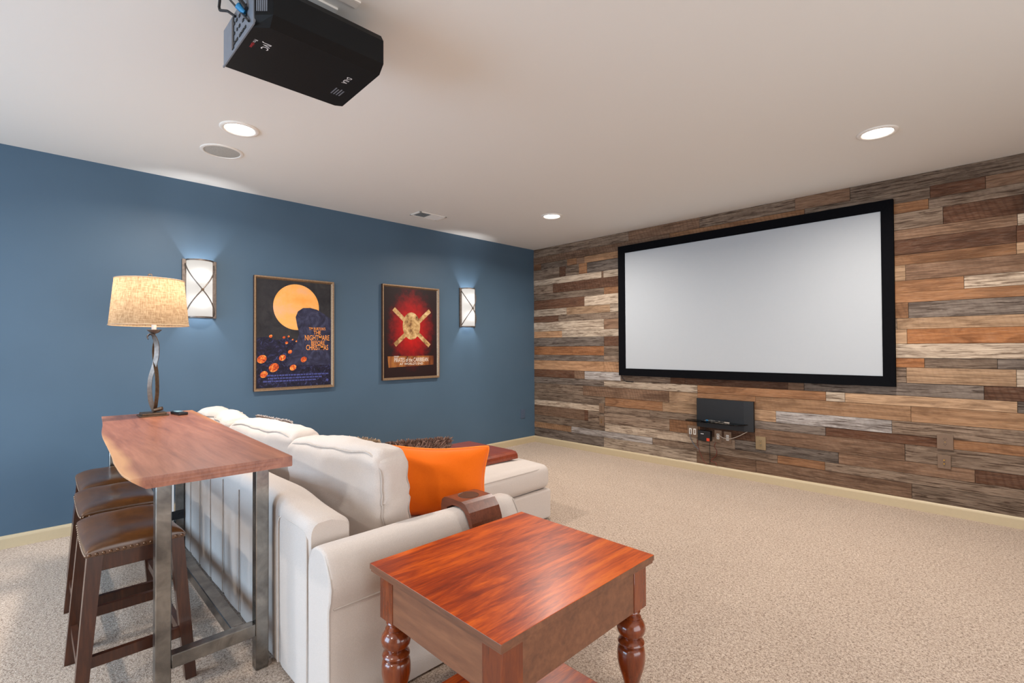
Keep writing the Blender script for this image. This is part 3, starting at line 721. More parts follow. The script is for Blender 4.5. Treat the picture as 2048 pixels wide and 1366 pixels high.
def bar(u0, v0, u1, v1, w0):
    p, q = Vector(uv(u0, v0)), Vector(uv(u1, v1)); dd = (q - p).normalized(); n_ = Vector((-dd.y, dd.x)) * w0
    flat(bm, [tuple(p + n_), tuple(q + n_), tuple(q - n_), tuple(p - n_)], px + 0.0004, 1)
bar(.17, .76, .85, .35, .024); bar(.19, .36, .86, .76, .024)
flat(bm, [uv(p, q) for p, q in ell(.50, .575, .165, .155, 40)], px + 0.0008, 1)
flat(bm, [uv(.08, .11), uv(.93, .13), uv(.94, .235), uv(.06, .235)], px + 0.0004, 2)
obj('print', bm, [m_redprint(), bonem, bandm], t)
bm = nb(); wl = plain('poster_title_white', srgb(230, 220, 205), 0.5, var=0.02)
for s, v, u, sz, sx in [('DISNEY', .222, .22, .024, .8), ('PIRATES of the CARIBBEAN', .170, .50, .066, .58), ("AT WORLD'S END", .135, .50, .036, 1.05)]:
    y, z = uv(u, v); merge(bm, text_mesh(s, sz, mat_axes((0, 1, 0), (0, 0, 1), (1, 0, 0), (px + 0.0014, y, z)), sx, 'CENTER', 0.0, 0, 0.0002))
obj('title_lettering', bm, wl, t)

# ------------------------------------------------------------------ wall sconces
def sconce(cy, label):
    z0, z1 = 1.600, 2.085; hw = 0.125; dep = 0.095; t = thing('wall_sconce', (0, cy, z0), label, 'wall lamp', 'wall sconces on the blue wall')
    def arc(rx, ry, n=16, a0=0.0, a1=PI): return [(0.012 + rx * math.sin(a0 + (a1 - a0) * k / n), cy - ry * math.cos(a0 + (a1 - a0) * k / n)) for k in range(n + 1)]
    boxo('back_plate', (0.001, 0.007, cy - hw + 0.004, cy + hw - 0.004, z0 + 0.01, z1 - 0.01), MT['iron'], t)
    for s in (-1, 1):
        ya, yb = sorted((cy + s * hw, cy + s * (hw - 0.030))); boxo('side_bar', (0.001, 0.022, ya, yb, z0, z1), MT['iron'], t, 0.003)
    bm = nb(); o = arc(dep - 0.006, hw - 0.030); i_ = arc(dep - 0.010, hw - 0.034)
    for A in (o,):
        lo = [bm.verts.new((x, y, z0 + 0.012)) for x, y in o]; hi = [bm.verts.new((x, y, z1 - 0.012)) for x, y in o]
        for k in range(len(o) - 1): bm.faces.new((lo[k], lo[k + 1], hi[k + 1], hi[k]))
    sh = obj('glass_shade', bm, MT['sconceglass'], t, True)
    for zz in (z0, z1 - 0.012):
        bm = nb(); o = arc(dep, hw - 0.024); i_ = arc(dep - 0.006, hw - 0.030); prism(bm, o + i_[::-1], zz, zz + 0.012, 'z'); obj('rim', bm, MT['iron'], t, True)
    # the two bowed straps that cross in front of the glass
    for s in (-1, 1):
        pts = []
        for k in range(25):
            u = k / 24; ang = u * PI; y = cy - s * (hw - 0.022) * math.cos(ang); x = 0.016 + (dep + 0.006) * math.sin(ang) ** 0.8
            pts.append((x, y, z1 - 0.035 - (z1 - z0 - 0.05) * u))
        bm = nb(); tube(bm, pts, 0.0052, 6); obj('cross_strap', bm, MT['iron'], t, True)
    bm = nb(); tube(bm, [(dep + 0.018, cy, (z0 + z1) / 2 - 0.012), (dep + 0.032, cy, (z0 + z1) / 2 - 0.012)], 0.011, 10); obj('boss', bm, MT['bronze'], t, True)
    for zz in (1.735, 1.950):
        bm = nb(); lathe(bm, [(0.001, zz - 0.022), (0.014, zz - 0.014), (0.017, zz), (0.012, zz + 0.014), (0.001, zz + 0.02)], 0.048, cy, 12); obj('bulb', bm, MT['bulb'], t, True)
        l = bpy.data.lights.new('sconce_light', 'POINT'); l.energy = SCONCE; l.shadow_soft_size = 0.018; l.color = (0.92, 0.95, 1.0)
        o = bpy.data.objects.new('sconce_light', l); COL.objects.link(o); o.parent = t; o.location = (0.066, 0, zz - z0)
    return t
SCONCE = 11.0
sconce(1.020, 'half-round glass wall sconce with crossed iron straps, behind the table lamp')
sconce(3.920, 'half-round glass wall sconce with crossed iron straps, right of the red poster')

# ------------------------------------------------------------------ projector under the ceiling
t = thing('ceiling_projector', (2.76, 0.80, H), 'large black projector hanging under the ceiling', 'projector')
xa, xb, ya, yb, za, zb = 2.545, 2.978, 0.562, 1.040, 2.482, 2.640
bm = nb()
# body: polygon in plan with clipped corners, a chamfer along the lower edges
plan = [(xa, ya + 0.0), (xb - 0.045, ya), (xb, ya + 0.045), (xb, yb), (xa + 0.02, yb + 0.010), (xa, yb - 0.02)]
def ringz(pl, z, ins=0.0):
    cx_, cy_ = (xa + xb) / 2, (ya + yb) / 2
    return [bm.verts.new((cx_ + (x - cx_) * (1 - ins / 0.22) + (-0.012 * (ins > 0.03) if x < cx_ else 0), y, z)) for x, y in pl]
r0 = ringz(plan, za, 0.034); r1 = ringz(plan, za + 0.032); r2 = ringz(plan, zb - 0.03); r3 = ringz(plan, zb, 0.02)
bm.faces.new(r0); bm.faces.new(r3)
for A, B in ((r0, r1), (r1, r2), (r2, r3)):
    for k in range(len(A)): bm.faces.new((A[k], A[(k + 1) % len(A)], B[(k + 1) % len(B)], B[k]))
body = obj('body', bm, MT['projbody'], t)
boxo('rear_panel', (xa + 0.012, xb - 0.052, ya - 0.004, ya + 0.004, za + 0.012, zb - 0.008), MT['greymetal'], t, 0.001)
bm = nb()
prism(bm, [(xa + 0.006, ya - 0.005), (xb - 0.048, ya - 0.005), (xb - 0.048, ya), (xa + 0.006, ya)], za + 0.001, za + 0.009, 'z'); obj('rear_lip', bm, MT['greymetal'], t)
rp = random.Random(5); port = nb()
for k in range(15):
    xx = xa + 0.16 + (k % 5) * 0.035 + rp.uniform(-.006, .006); zz = za + 0.03 + (k // 5) * 0.038; w_ = rp.choice((0.005, 0.008, 0.012))
    box(port, xx - w_, xx + w_, ya - 0.0065, ya - 0.003, zz - 0.005, zz + 0.005)
tag(obj('connector_ports', port, MT['dark'], t), kind='stuff')
boxo('port_strip', (xa + 0.135, xa + 0.155, ya - 0.007, ya - 0.003, za + 0.015, zb - 0.02), MT['blackplastic'], t)
# clipped corner with exhaust slots
bm = nb(); d1 = Vector((xb - 0.045, ya, 0)); d2 = Vector((xb, ya + 0.05, 0)); nn = Vector((d2.y - d1.y, -(d2.x - d1.x), 0)).normalized()
for k in range(9):
    p = d1.lerp(d2, 0.1 + 0.8 * k / 8) + nn * 0.0015
    box(bm, -0.0008, 0.0008, -0.002, 0.002, za + 0.045, zb - 0.04, mat=Matrix.Translation((p.x, p.y, 0)) @ Matrix.Rotation(math.atan2(nn.y, nn.x), 4, 'Z'))
obj('exhaust_grille', bm, MT['greymetal'], t)
bm = nb(); tube(bm, [(2.76, yb, 2.575), (2.76, yb + 0.016, 2.575)], 0.058, 32); obj('lens_ring', bm, MT['blackplastic'], t, True)
bm = nb(); lathe(bm, [(0.001, 0), (0.05, 0.006), (0.052, 0.0)], 0, 0, 24); bm.transform(Matrix.Translation((2.76, yb + 0.0165, 2.575)) @ Matrix.Rotation(-PI / 2, 4, 'X')); obj('lens', bm, MT['glass'], t, True)
# lettering on the underside (reads towards the blue wall)
mt = lambda x, y: mat_axes((-1, 0, 0), (0, 1, 0), (0, 0, -1), (x, y, za - 0.0006))
bm = text_mesh('JVC', 0.037, mt(2.845, 0.622), 0.85, bold=0.0004); obj('maker_lettering', bm, MT['lettering'], t)
bm = text_mesh('D-ILA', 0.030, mt(2.840, 0.952), 0.8, bold=0.0003); obj('maker_lettering', bm, MT['lettering'], t)
bm = text_mesh('Pro', 0.018, mt(2.842, 0.588), 0.9); obj('series_lettering', bm, MT['lettering'], t)
bm = text_mesh('cision', 0.018, mt(2.815, 0.588), 0.9); obj('series_lettering', bm, MT['letterred'], t)
bm = nb()
for k in range(4): box(bm, 2.665, 2.725 - 0.008 * (k % 2), 0.955 + k * 0.012, 0.960 + k * 0.012, za - 0.0008, za - 0.0002)
obj('rating_label', bm, MT['greymetal'], t)
bm = nb(); box(bm, 2.66, 2.86, 0.70, 0.90, H - 0.010, H, bev=0.002); obj('mount_plate', bm, MT['white'], t, True)
bm = nb(); tube(bm, [(2.76, 0.80, H - 0.008), (2.76, 0.80, zb - 0.004)], 0.024, 16)
for s in (-1, 1):
    for q in (-1, 1): tube(bm, [(2.76, 0.80, H - 0.05), (2.76 + s * 0.14, 0.80 + q * 0.15, zb - 0.002)], 0.006, 6)
obj('mount_pole', bm, MT['blackmetal'], t, True)
bm = nb(); box(bm, 2.945, 2.960, 0.60, 0.95, H - 0.008, H, bev=0.002)
box(bm, 2.915, 2.945, 0.60, 0.95, H - 0.0075, H - 0.0005); tag(obj('ceiling_bracket', bm, MT['white'], None, True), 'pale flat strip on the ceiling behind the projector', 'bracket')
def straightcable(name, pts, m, label, r):
    bm = nb(); out = []
    for i in range(len(pts) - 1):
        p, q = Vector(pts[i]), Vector(pts[i + 1]); out += [p.lerp(q, 0.04), p.lerp(q, 0.5), p.lerp(q, 0.96)]
    tube(bm, out, r, 8); tag(obj(name, bm, m, None, True), label, 'cable')
straightcable('projector_cable', [(2.895, 0.553, 2.505), (2.86, 0.546, 2.54), (2.715, 0.530, 2.675), (2.68, 0.525, 2.737)], MT['cable_k'], 'black cable plugged low into the projector back and rising straight', 0.0042)
straightcable('projector_cable', [(2.735, 0.553, 2.600), (2.70, 0.535, 2.630), (2.655, 0.520, 2.648), (2.652, 0.518, 2.662), (2.70, 0.512, 2.700), (2.72, 0.512, 2.737)], MT['cable_k'], 'black cable bent in an angular loop behind the projector', 0.0050)
straightcable('projector_cable', [(2.872, 0.552, 2.560), (2.85, 0.535, 2.60), (2.80, 0.520, 2.66), (2.78, 0.515, 2.737)], MT['cable_k'], 'thick black cable beside the blue plug behind the projector', 0.008)
t2 = nb(); tube(t2, [(2.850, 0.554, 2.560), (2.842, 0.530, 2.578)], 0.012, 10); tag(obj('video_plug', t2, MT['blueplug'], None, True), 'blue plug in the projector back', 'plug')

# ------------------------------------------------------------------ bar table
t = thing('bar_table', (1.8, 0.5, 0), 'tall live-edge walnut bar table on raw steel legs behind the sofa', 'table')
left = [(0.777, .329), (1.0, .314), (1.234, .296), (1.40, .280), (1.552, .266), (1.75, .254), (1.991, .246), (2.27, .236), (2.45, .228), (2.60, .225), (2.699, .227), (2.787, .236)]
right = [(2.806, .738), (2.57, .744), (2.241, .753), (1.757, .77), (1.3, .79), (1.037, .801), (.818, .809)]
TOPZ = 0.92; TH = 0.040
ls = [tuple(p) [:2] for p in spline([(x, y, 0) for x, y in left], 4)]
bm = nb(); rings = []
for (z, ins) in ((TOPZ - TH, 0.040), (TOPZ - TH + 0.004, 0.034), (TOPZ - 0.024, 0.018), (TOPZ - 0.010, 0.003), (TOPZ - 0.002, 0.0), (TOPZ, 0.002)):
    rg = []
    for k, (x, y) in enumerate(ls):
        wob = 0.006 * noise.noise(Vector((x * 6, z * 40, 0)))
        rg.append(bm.verts.new((x, y + ins + (wob if ins > 0.002 else 0), z)))
    e = 0.0015 if z in (TOPZ, TOPZ - TH) else 0
    for x, y in right: rg.append(bm.verts.new((x, y - e, z)))
    rings.append(rg)
for A, B in zip(rings, rings[1:]):
    for k in range(len(A)): bm.faces.new((A[k], A[(k + 1) % len(A)], B[(k + 1) % len(B)], B[k]))
bm.faces.new(rings[0]); bm.faces.new(rings[-1])
obj('tabletop', bm, MT['slab'], t, False)
zb_ = TOPZ - TH
def steel(name, b): return boxo(name, b, MT['steel'], t, 0.003, 1)
for x, dy in ((2.520, 0), (0.815, 0.024)):
    steel('leg', (x, x + .05, .337 + dy, .387 + dy, 0, zb_ - .005)); steel('leg', (x, x + .05, .680 + dy, .730 + dy, 0, zb_ - .005))
    steel('foot_rail', (x + .002, x + .048, .387 + dy, .680 + dy, .142, .193)); steel('top_plate', (x - 0.02, x + .07, .337 + dy, .730 + dy, zb_ - .005, zb_))
steel('long_rail', (0.863, 2.522, .598, .648, .142, .193))
bm = nb(); box(bm, 0.866, 0.872, 0.665, 0.752, 0.205, 0.262, bev=0.001); tube(bm, [(0.872, .730, .235), (0.878, .730, .235)], 0.009, 10); obj('bolt_bracket', bm, MT['blackmetal'], t)

# ------------------------------------------------------------------ bar stools
SX, SY = 2.175, 0.307
def saddle(u):     # height of the seat rail along the long side
    return 0.592 - 0.026 * (1 - min(1, abs(u)) ** 2.0)
t = thing('bar_stool', (SX, SY, 0), 'brown leather saddle stool nearest the camera, nailheads along its edge', 'stool', 'saddle stools under the bar table')
hx, hy = 0.232, 0.154
bm = nb(); n1, n2 = 28, 20; g = {}
for i in range(n1 + 1):
    for j in range(n2 + 1):
        u = math.sin((2 * i / n1 - 1) * PI / 2); v = math.sin((2 * j / n2 - 1) * PI / 2)
        e = ((1 - abs(u) ** 5) * (1 - abs(v) ** 3.2)); e = max(0, e) ** 0.42
        g[i, j] = bm.verts.new((SX + u * hx, SY + v * hy, saddle(u) + 0.050 * e + 0.002 * noise.noise(Vector((u * 2.2, v * 2.2, 1.3)))))
for i in range(n1):
    for j in range(n2): bm.faces.new((g[i, j], g[i + 1, j], g[i + 1, j + 1], g[i, j + 1]))
# skirt of leather down to the nail line and underside
edge = [(i, 0) for i in range(n1 + 1)] + [(n1, j) for j in range(1, n2 + 1)] + [(i, n2) for i in range(n1 - 1, -1, -1)] + [(0, j) for j in range(n2 - 1, 0, -1)]
lo = [bm.verts.new(g[k].co + Vector((0, 0, -0.016))) for k in edge]
for k in range(len(edge)): bm.faces.new((g[edge[k]], g[edge[(k + 1) % len(edge)]], lo[(k + 1) % len(edge)], lo[k]))
bm.faces.new(lo)
seat = obj('seat', bm, MT['leather'], t, True)
bm = nb(); per = []
L = [(SX - hx, SY - hy), (SX + hx, SY - hy), (SX + hx, SY + hy), (SX - hx, SY + hy)]
for k in range(4):
    p, q = Vector(L[k]), Vector(L[(k + 1) % 4]); m = int((q - p).length / 0.0205)
    for s in range(m): per.append((p.lerp(q, (s + 0.5) / m), Vector(((q - p).y, -(q - p).x)).normalized()))
for p, nn in per:
    z = saddle((p.x - SX) / hx) - 0.008; c = Vector((p.x, p.y, z)); r = 0.0062
    ax = Vector((nn.x, nn.y, 0)); sd = Vector((-nn.y, nn.x, 0)); up = Vector((0, 0, 1))
    ring = [bm.verts.new(c + (sd * math.cos(a) + up * math.sin(a)) * r + ax * 0.0005) for a in [2 * PI * k / 8 for k in range(8)]]
    ring2 = [bm.verts.new(c + (sd * math.cos(a) + up * math.sin(a)) * r * 0.6 + ax * 0.0032) for a in [2 * PI * k / 8 for k in range(8)]]
    for k in range(8): bm.faces.new((ring[k], ring[(k + 1) % 8], ring2[(k + 1) % 8], ring2[k]))
    bm.faces.new(ring2)
tag(obj('nailhead_trim', bm, MT['nail'], seat, True), kind='stuff')
def taper(bm, top, bot, wt, wb):
    A = [bm.verts.new((top[0] + a * wt / 2, top[1] + b * wt / 2, top[2])) for a, b in ((-1, -1), (1, -1), (1, 1), (-1, 1))]
    B = [bm.verts.new((bot[0] + a * wb / 2, bot[1] + b * wb / 2, bot[2])) for a, b in ((-1, -1), (1, -1), (1, 1), (-1, 1))]
    for k in range(4): bm.faces.new((A[k], A[(k + 1) % 4], B[(k + 1) % 4], B[k]))
    bm.faces.new(A); bm.faces.new(B)
def legc(sx, sy, z): f = 1 - z / 0.575; return (SX + sx * (hx - 0.027 + 0.026 * f), SY + sy * (hy - 0.027 + 0.046 * f), z)
for sx in (-1, 1):
    for sy in (-1, 1):
        bm = nb(); taper(bm, legc(sx, sy, 0.576), legc(sx, sy, 0.0), 0.046, 0.038); obj('leg', bm, MT['darkwood'], t)
for sx in (-1, 1):   # end aprons and end stretchers
    x = SX + sx * (hx - 0.014); bm = nb(); xa_, xb_ = sorted((x, x - sx * 0.018)); box(bm, xa_, xb_, SY - hy + 0.045, SY + hy - 0.045, 0.515, 0.577); obj('apron', bm, MT['darkwood'], t)
    a_ = legc(sx, -1, 0.19); b_ = legc(sx, 1, 0.19); boxo('stretcher', (a_[0] - .011, a_[0] + .011, a_[1] + .018, b_[1] - .018, 0.172, 0.212), MT['darkwood'], t)
for sy in (-1, 1):   # curved side aprons and side stretchers
    y = SY + sy * (hy - 0.016); pts = []
    for k in range(15):
        u = -1 + 2 * k / 14; pts.append((SX + u * (hx - 0.048), saddle(u * 0.8) - 0.014))
    low = [(SX + (hx - 0.048) * (1 - 2 * k / 14), 0.522 - 0.018 * (1 - (1 - 2 * k / 14) ** 2) + 0.0) for k in range(15)]
    bm = nb(); ya_, yb_ = sorted((y, y - sy * 0.018)); prism(bm, pts + low, ya_, yb_, 'y'); obj('apron', bm, MT['darkwood'], t)
    a_ = legc(-1, sy, 0.15); b_ = legc(1, sy, 0.15); boxo('stretcher', (a_[0] + .018, b_[0] - .018, a_[1] - .011, a_[1] + .011, 0.132, 0.168), MT['darkwood'], t)
dup(t, (-0.562, 0.020, 0), 'brown leather saddle stool in the middle of the row of three')
dup(t, (-1.075, 0.052, 0), 'brown leather saddle stool nearest the blue wall, last of the row')

# ------------------------------------------------------------------ table lamp
LX, LY = 0.965, 0.565
t = thing('table_lamp', (LX, LY, TOPZ), 'table lamp with a linen drum shade and twisted iron ribbon stem', 'lamp')
LR = Matrix.Translation((LX, LY, 0)) @ Matrix.Rotation(math.radians(0), 4, 'Z')
bm = nb(); box(bm, LX - 0.07, LX + 0.07, LY - 0.075, LY + 0.075, TOPZ, TOPZ + 0.008, bev=0.002); box(bm, LX - 0.058, LX + 0.058, LY - 0.063, LY + 0.063, TOPZ + 0.008, TOPZ + 0.022, bev=0.003)
obj('base', bm, MT['bronze'], t, True)
Rv = Vector((0.70, 0.71, 0)); Fv = Vector((-0.71, 0.70, 0))
def lp(u, z, f=0.0): q = Vector((LX, LY, 0)) + Rv * u + Fv * f; return (q.x, q.y, z)
# ribbons: the wide front one and the thin one weaving behind it
z0 = TOPZ + 0.022
front = [(-.026, 1.404, -.01), (-.030, 1.422, -.01), (-.012, 1.432, -.01), (.010, 1.418, -.008), (.024, 1.372, -.004), (.022, 1.305, 0), (.004, 1.235, .004), (-.018, 1.160, .002), (-.022, 1.085, 0), (-.012, 1.010, -.002), (.010, .962, -.004), (.020, .945, -.005)]
back = [(.004, 1.403, .016), (-.006, 1.35, .016), (-.004, 1.30, .014), (.008, 1.24, .008), (.026, 1.19, -.006), (.034, 1.13, -.012), (.034, 1.06, -.012), (.022, .992, -.006), (.012, .955, 0), (.028, .950, .004), (.040, .962, .006)]
fp = spline([lp(u, z, f) for u, z, f in front], 6); bp = spline([lp(u, z, f) for u, z, f in back], 6)
bm = nb(); ribbon(bm, fp, lambda i: 0.031 + 0.007 * math.sin(i / len(fp) * PI * 2.2), 0.005, lambda i: tuple(Rv * math.cos(i / len(fp) * 2.4 - 1.2) + Fv * math.sin(i / len(fp) * 2.4 - 1.2) * 0.6)); obj('ribbon_stem', bm, MT['iron'], t, True)
bm = nb(); ribbon(bm, bp, 0.022, 0.005, tuple(Fv * 0.9 + Rv * 0.35)); obj('ribbon_stem', bm, MT['bronze'], t, True)
bm = nb(); q1 = lp(.018, .955, -0.012); q2 = lp(.060, .966, 0.0); tube(bm, [q1, q2], 0.012, 10); tube(bm, [lp(.0, .942), lp(.022, .952)], 0.007, 8); obj('scroll_end', bm, MT['bronze'], t, True)
bm = nb(); lathe(bm, [(0.004, 1.425), (0.006, 1.438), (0.024, 1.446), (0.040, 1.462), (0.037, 1.464), (0.010, 1.452)], *lp(.006, 0)[:2], 24); obj('bobeche', bm, MT['iron'], t, True)
sxx, syy = lp(.004, 0)[:2]
bm = nb(); lathe(bm, [(0.013, 1.450), (0.013, 1.53), (0.016, 1.535), (0.016, 1.58)], sxx, syy, 16); obj('candle_sleeve', bm, MT['white'], t, True)
bm = nb(); lathe(bm, [(0.010, 1.58), (0.027, 1.62), (0.030, 1.65), (0.016, 1.685), (0.001, 1.69)], sxx, syy, 16); obj('bulb', bm, MT['bulb'], t, True)
ZT, ZB = 1.782, 1.488
sxx, syy = lp(-0.022, 0)[:2]
bm = nb(); lathe(bm, [(0.208, ZB), (0.181, ZT)], sxx, syy, 64, cap=False); sh = obj('lamp_shade', bm, MT['linen'], t, True)
bm = nb()
for r, z in ((0.2085, ZB + 0.003), (0.1815, ZT - 0.003)): tube(bm, [(sxx + r * math.cos(a), syy + r * math.sin(a), z) for a in [2 * PI * k / 64 for k in range(64)]], 0.0028, 5, closed=True)
obj('shade_trim', bm, plain('shade_binding', srgb(176, 146, 116), 0.8), sh, True)
bm = nb()
for k in range(3):
    a = 2 * PI * k / 3 + 0.3; tube(bm, [(sxx, syy, ZT - 0.01), (sxx + 0.180 * math.cos(a), syy + 0.180 * math.sin(a), ZT - 0.004)], 0.002, 5)
tube(bm, [(sxx, syy, ZT - 0.012), (sxx, syy, ZT + 0.012)], 0.004, 8); tube(bm, [(sxx + 0.012 * math.cos(a) * Rv.x, syy + 0.012 * math.cos(a) * Rv.y, ZT + 0.024 + 0.013 * math.sin(a)) for a in [2 * PI * k / 16 for k in range(16)]], 0.004, 6, closed=True)
obj('finial', bm, MT['iron'], t, True)
l = bpy.data.lights.new('lamp_light', 'POINT'); l.energy = 6.5; l.shadow_soft_size = 0.035; l.color = (1.0, 0.84, 0.66)
o = bpy.data.objects.new('lamp_light', l); COL.objects.link(o); o.parent = t; o.location = (sxx - LX, syy - LY, 1.72 - TOPZ)

t = thing('remote_control', (1.02, 0.70, TOPZ), 'small black remote control with a blue screen beside the lamp base', 'remote')
RM = Matrix.Translation((1.02, 0.695, 0)) @ Matrix.Rotation(math.radians(8), 4, 'Z')
bm = nb(); box(bm, -0.075, 0.075, -0.026, 0.026, TOPZ, TOPZ + 0.018, bev=0.005, mat=RM); obj('case', bm, MT['blackplastic'], t, True)
bm = nb(); box(bm, -0.055, 0.015, -0.018, 0.018, TOPZ + 0.0182, TOPZ + 0.0192, mat=RM); obj('display', bm, plain('pale_display', srgb(150, 185, 195), 0.2), t)

# ------------------------------------------------------------------ sofa
XR = 2.915; XL = 0.10; YB = 0.757
t = thing('sofa', (1.5, 1.2, 0), 'long oatmeal slipcovered sofa with loose back cushions, facing the screen', 'sofa')
# seat base
boxo('base', (XL + 0.02, XR - 0.02, YB + 0.10, 1.66, 0.03, 0.30), MT['sofa'], t, 0.02, 3)
# back frame: straight slipcover with a softly rounded top and faint vertical folds
bm = nb(); nx, prof = 150, []
for k in range(9): prof.append((YB + 0.004 * (1 - k / 8), 0.012 + 0.62 * k / 8))
for k in range(1, 7): a = k / 6 * PI / 2; prof.append((YB + 0.035 - 0.035 * math.cos(a), 0.632 + 0.050 * math.sin(a)))
prof += [(YB + 0.08, 0.684), (YB + 0.12, 0.678)]
for k in range(1, 7): a = k / 6 * PI / 2; prof.append((YB + 0.130 + 0.045 * math.sin(a), 0.628 + 0.045 * math.cos(a)))
prof += [(YB + 0.175, 0.5), (YB + 0.175, 0.3), (YB + 0.175, 0.012)]
SEAMS = [1.013, 1.261, 1.505, 1.762, 2.047, 2.600]
rows = []
for i in range(nx + 1):
    x = XL + (XR - XL) * i / nx; rg = []; e = min(1, (XR - x) / 0.02)
    for (y, z) in prof:
        ds = min(abs(x - s) for s in SEAMS); fold = 0.006 * math.exp(-(ds / 0.018) ** 2) if y < YB + 0.05 else 0
        wv = 0.004 * noise.noise(Vector((x * 5, z * 1.3, 2))) ; top = 0.012 * max(0, (z - 0.55) / 0.13) * noise.noise(Vector((x * 2.2, 4, 0)))
        hump = 0.030 * max(0, (z - 0.55) / 0.13) * (1 / (1 + math.exp((x - 2.60) * 14)))
        rg.append(bm.verts.new((x, y + fold + wv + (1 - e) * 0.012 * (1 if y < YB + 0.09 else -1), z + top + hump - (1 - e) * 0.010 * (z > 0.6))))
    rows.append(rg)
for A, B in zip(rows, rows[1:]):
    for k in range(len(prof) - 1): bm.faces.new((A[k], A[k + 1], B[k + 1], B[k]))
    bm.faces.new((A[0], B[0], B[-1], A[-1]))
bm.faces.new(rows[0]); bm.faces.new(rows[-1])
back = obj('back_frame', bm, MT['sofa'], t, True)
for s in SEAMS:
    bm = nb(); tube(bm, [(s, YB + 0.0015, z) for z in [0.02 + 0.61 * k / 10 for k in range(11)]], 0.0028, 6); obj('piping', bm, MT['seam'], back, True)
bm = nb(); pts = [(2.600, YB - 0.001, z) for z in (0.02, 0.3, 0.55)] + [(2.604, YB - 0.001, 0.61), (2.618, YB, 0.630), (2.65, YB + 0.002, 0.640), (2.80, YB + 0.002, 0.642), (2.868, YB + 0.001, 0.640), (2.892, YB, 0.630), (2.900, YB - 0.001, 0.61), (2.902, YB - 0.001, 0.55), (2.902, YB - 0.001, 0.3), (2.902, YB - 0.001, 0.02)]
tube(bm, pts, 0.0032, 6); obj('piping', bm, MT['seam'], back, True)
# rolled panel arms
def arm(x0, x1, sgn):
    bm = nb(); w_ = x1 - x0; xc = (x0 + x1) / 2; pr = []
    o = lambda q: xc + sgn * q
    prof_ = [(-w_ / 2, 0.012), (-w_ / 2, 0.25), (-w_ / 2 - .004, 0.46), (-w_ / 2 - .006, 0.51), (-w_ / 2 + .004, 0.556), (-w_ / 2 + .030, 0.592), (-w_ / 2 + .066, 0.608), (-.0 + .022, 0.610), (.055, 0.600), (w_ / 2 - .012, 0.570), (w_ / 2 + .010, 0.530), (w_ / 2 + .020, 0.49), (w_ / 2 + .014, 0.445), (w_ / 2 + .001, 0.412), (w_ / 2 - .001, 0.38), (w_ / 2, 0.25), (w_ / 2 + .002, 0.012)]
    ys = [YB + 0.0, YB + 0.004, YB + 0.014, YB + 0.04] + [YB + 0.04 + (1.68 - YB - 0.04) * k / 16 for k in range(1, 16)] + [1.68, 1.702, 1.714, 1.718]
    ins = [0.013, 0.005, 0.001, 0] + [0] * 15 + [0, 0.004, 0.012, 0.02]
    rg = []
    for y, iv in zip(ys, ins):
        rr_ = []
        for q, z in prof_:
            k = 1 - iv / (w_ / 2); wv = 0.004 * noise.noise(Vector((y * 4, z * 4, x0)))
            rr_.append(bm.verts.new((o(q * k + wv), y, z - iv * (z > 0.5) * 0.9 + 0.005 * noise.noise(Vector((y * 3, 0, x0))) * (z > .5))))
        rg.append(rr_)
    for A, B in zip(rg, rg[1:]):
        for k in range(len(prof_)): bm.faces.new((A[k], A[(k + 1) % len(prof_)], B[(k + 1) % len(prof_)], B[k]))
    bm.faces.new(rg[0]); bm.faces.new(rg[-1])
    a_ = obj('arm', bm, MT['sofa'], t, True)
    for yy in (YB + 0.006, 1.710):
        bm = nb(); pp = [(o(q * 0.965), yy, z - (0.008 if z > .5 else 0)) for q, z in prof_]; tube(bm, pp, 0.0034, 6); obj('piping', bm, MT['seam'], a_, True)
    bm = nb(); tube(bm, [(o(w_ / 2 + .001), YB + 0.02 + (1.69 - YB) * k / 12, 0.410 + 0.003 * noise.noise(Vector((k, 0, 0)))) for k in range(13)], 0.0036, 6); obj('piping', bm, MT['seam'], a_, True)
    return a_
arm(2.905, 3.084, 1); arm(XL - 0.19, XL - 0.01, -1) if XL > 0.25 else arm(0.02 + 0.08, 0.30, -1)
# seat cushions
for k in range(3):
    cx = 0.78 + k * 0.845 - 0.02; bm = soft_box(0.835, 0.76, 0.15, 0.035, bulge=(0, 0, 0.02), wr=0.004, seed=k); bm.transform(Matrix.Translation((cx, 1.315, 0.37))); obj('seat_cushion', bm, MT['sofa'], t, True)
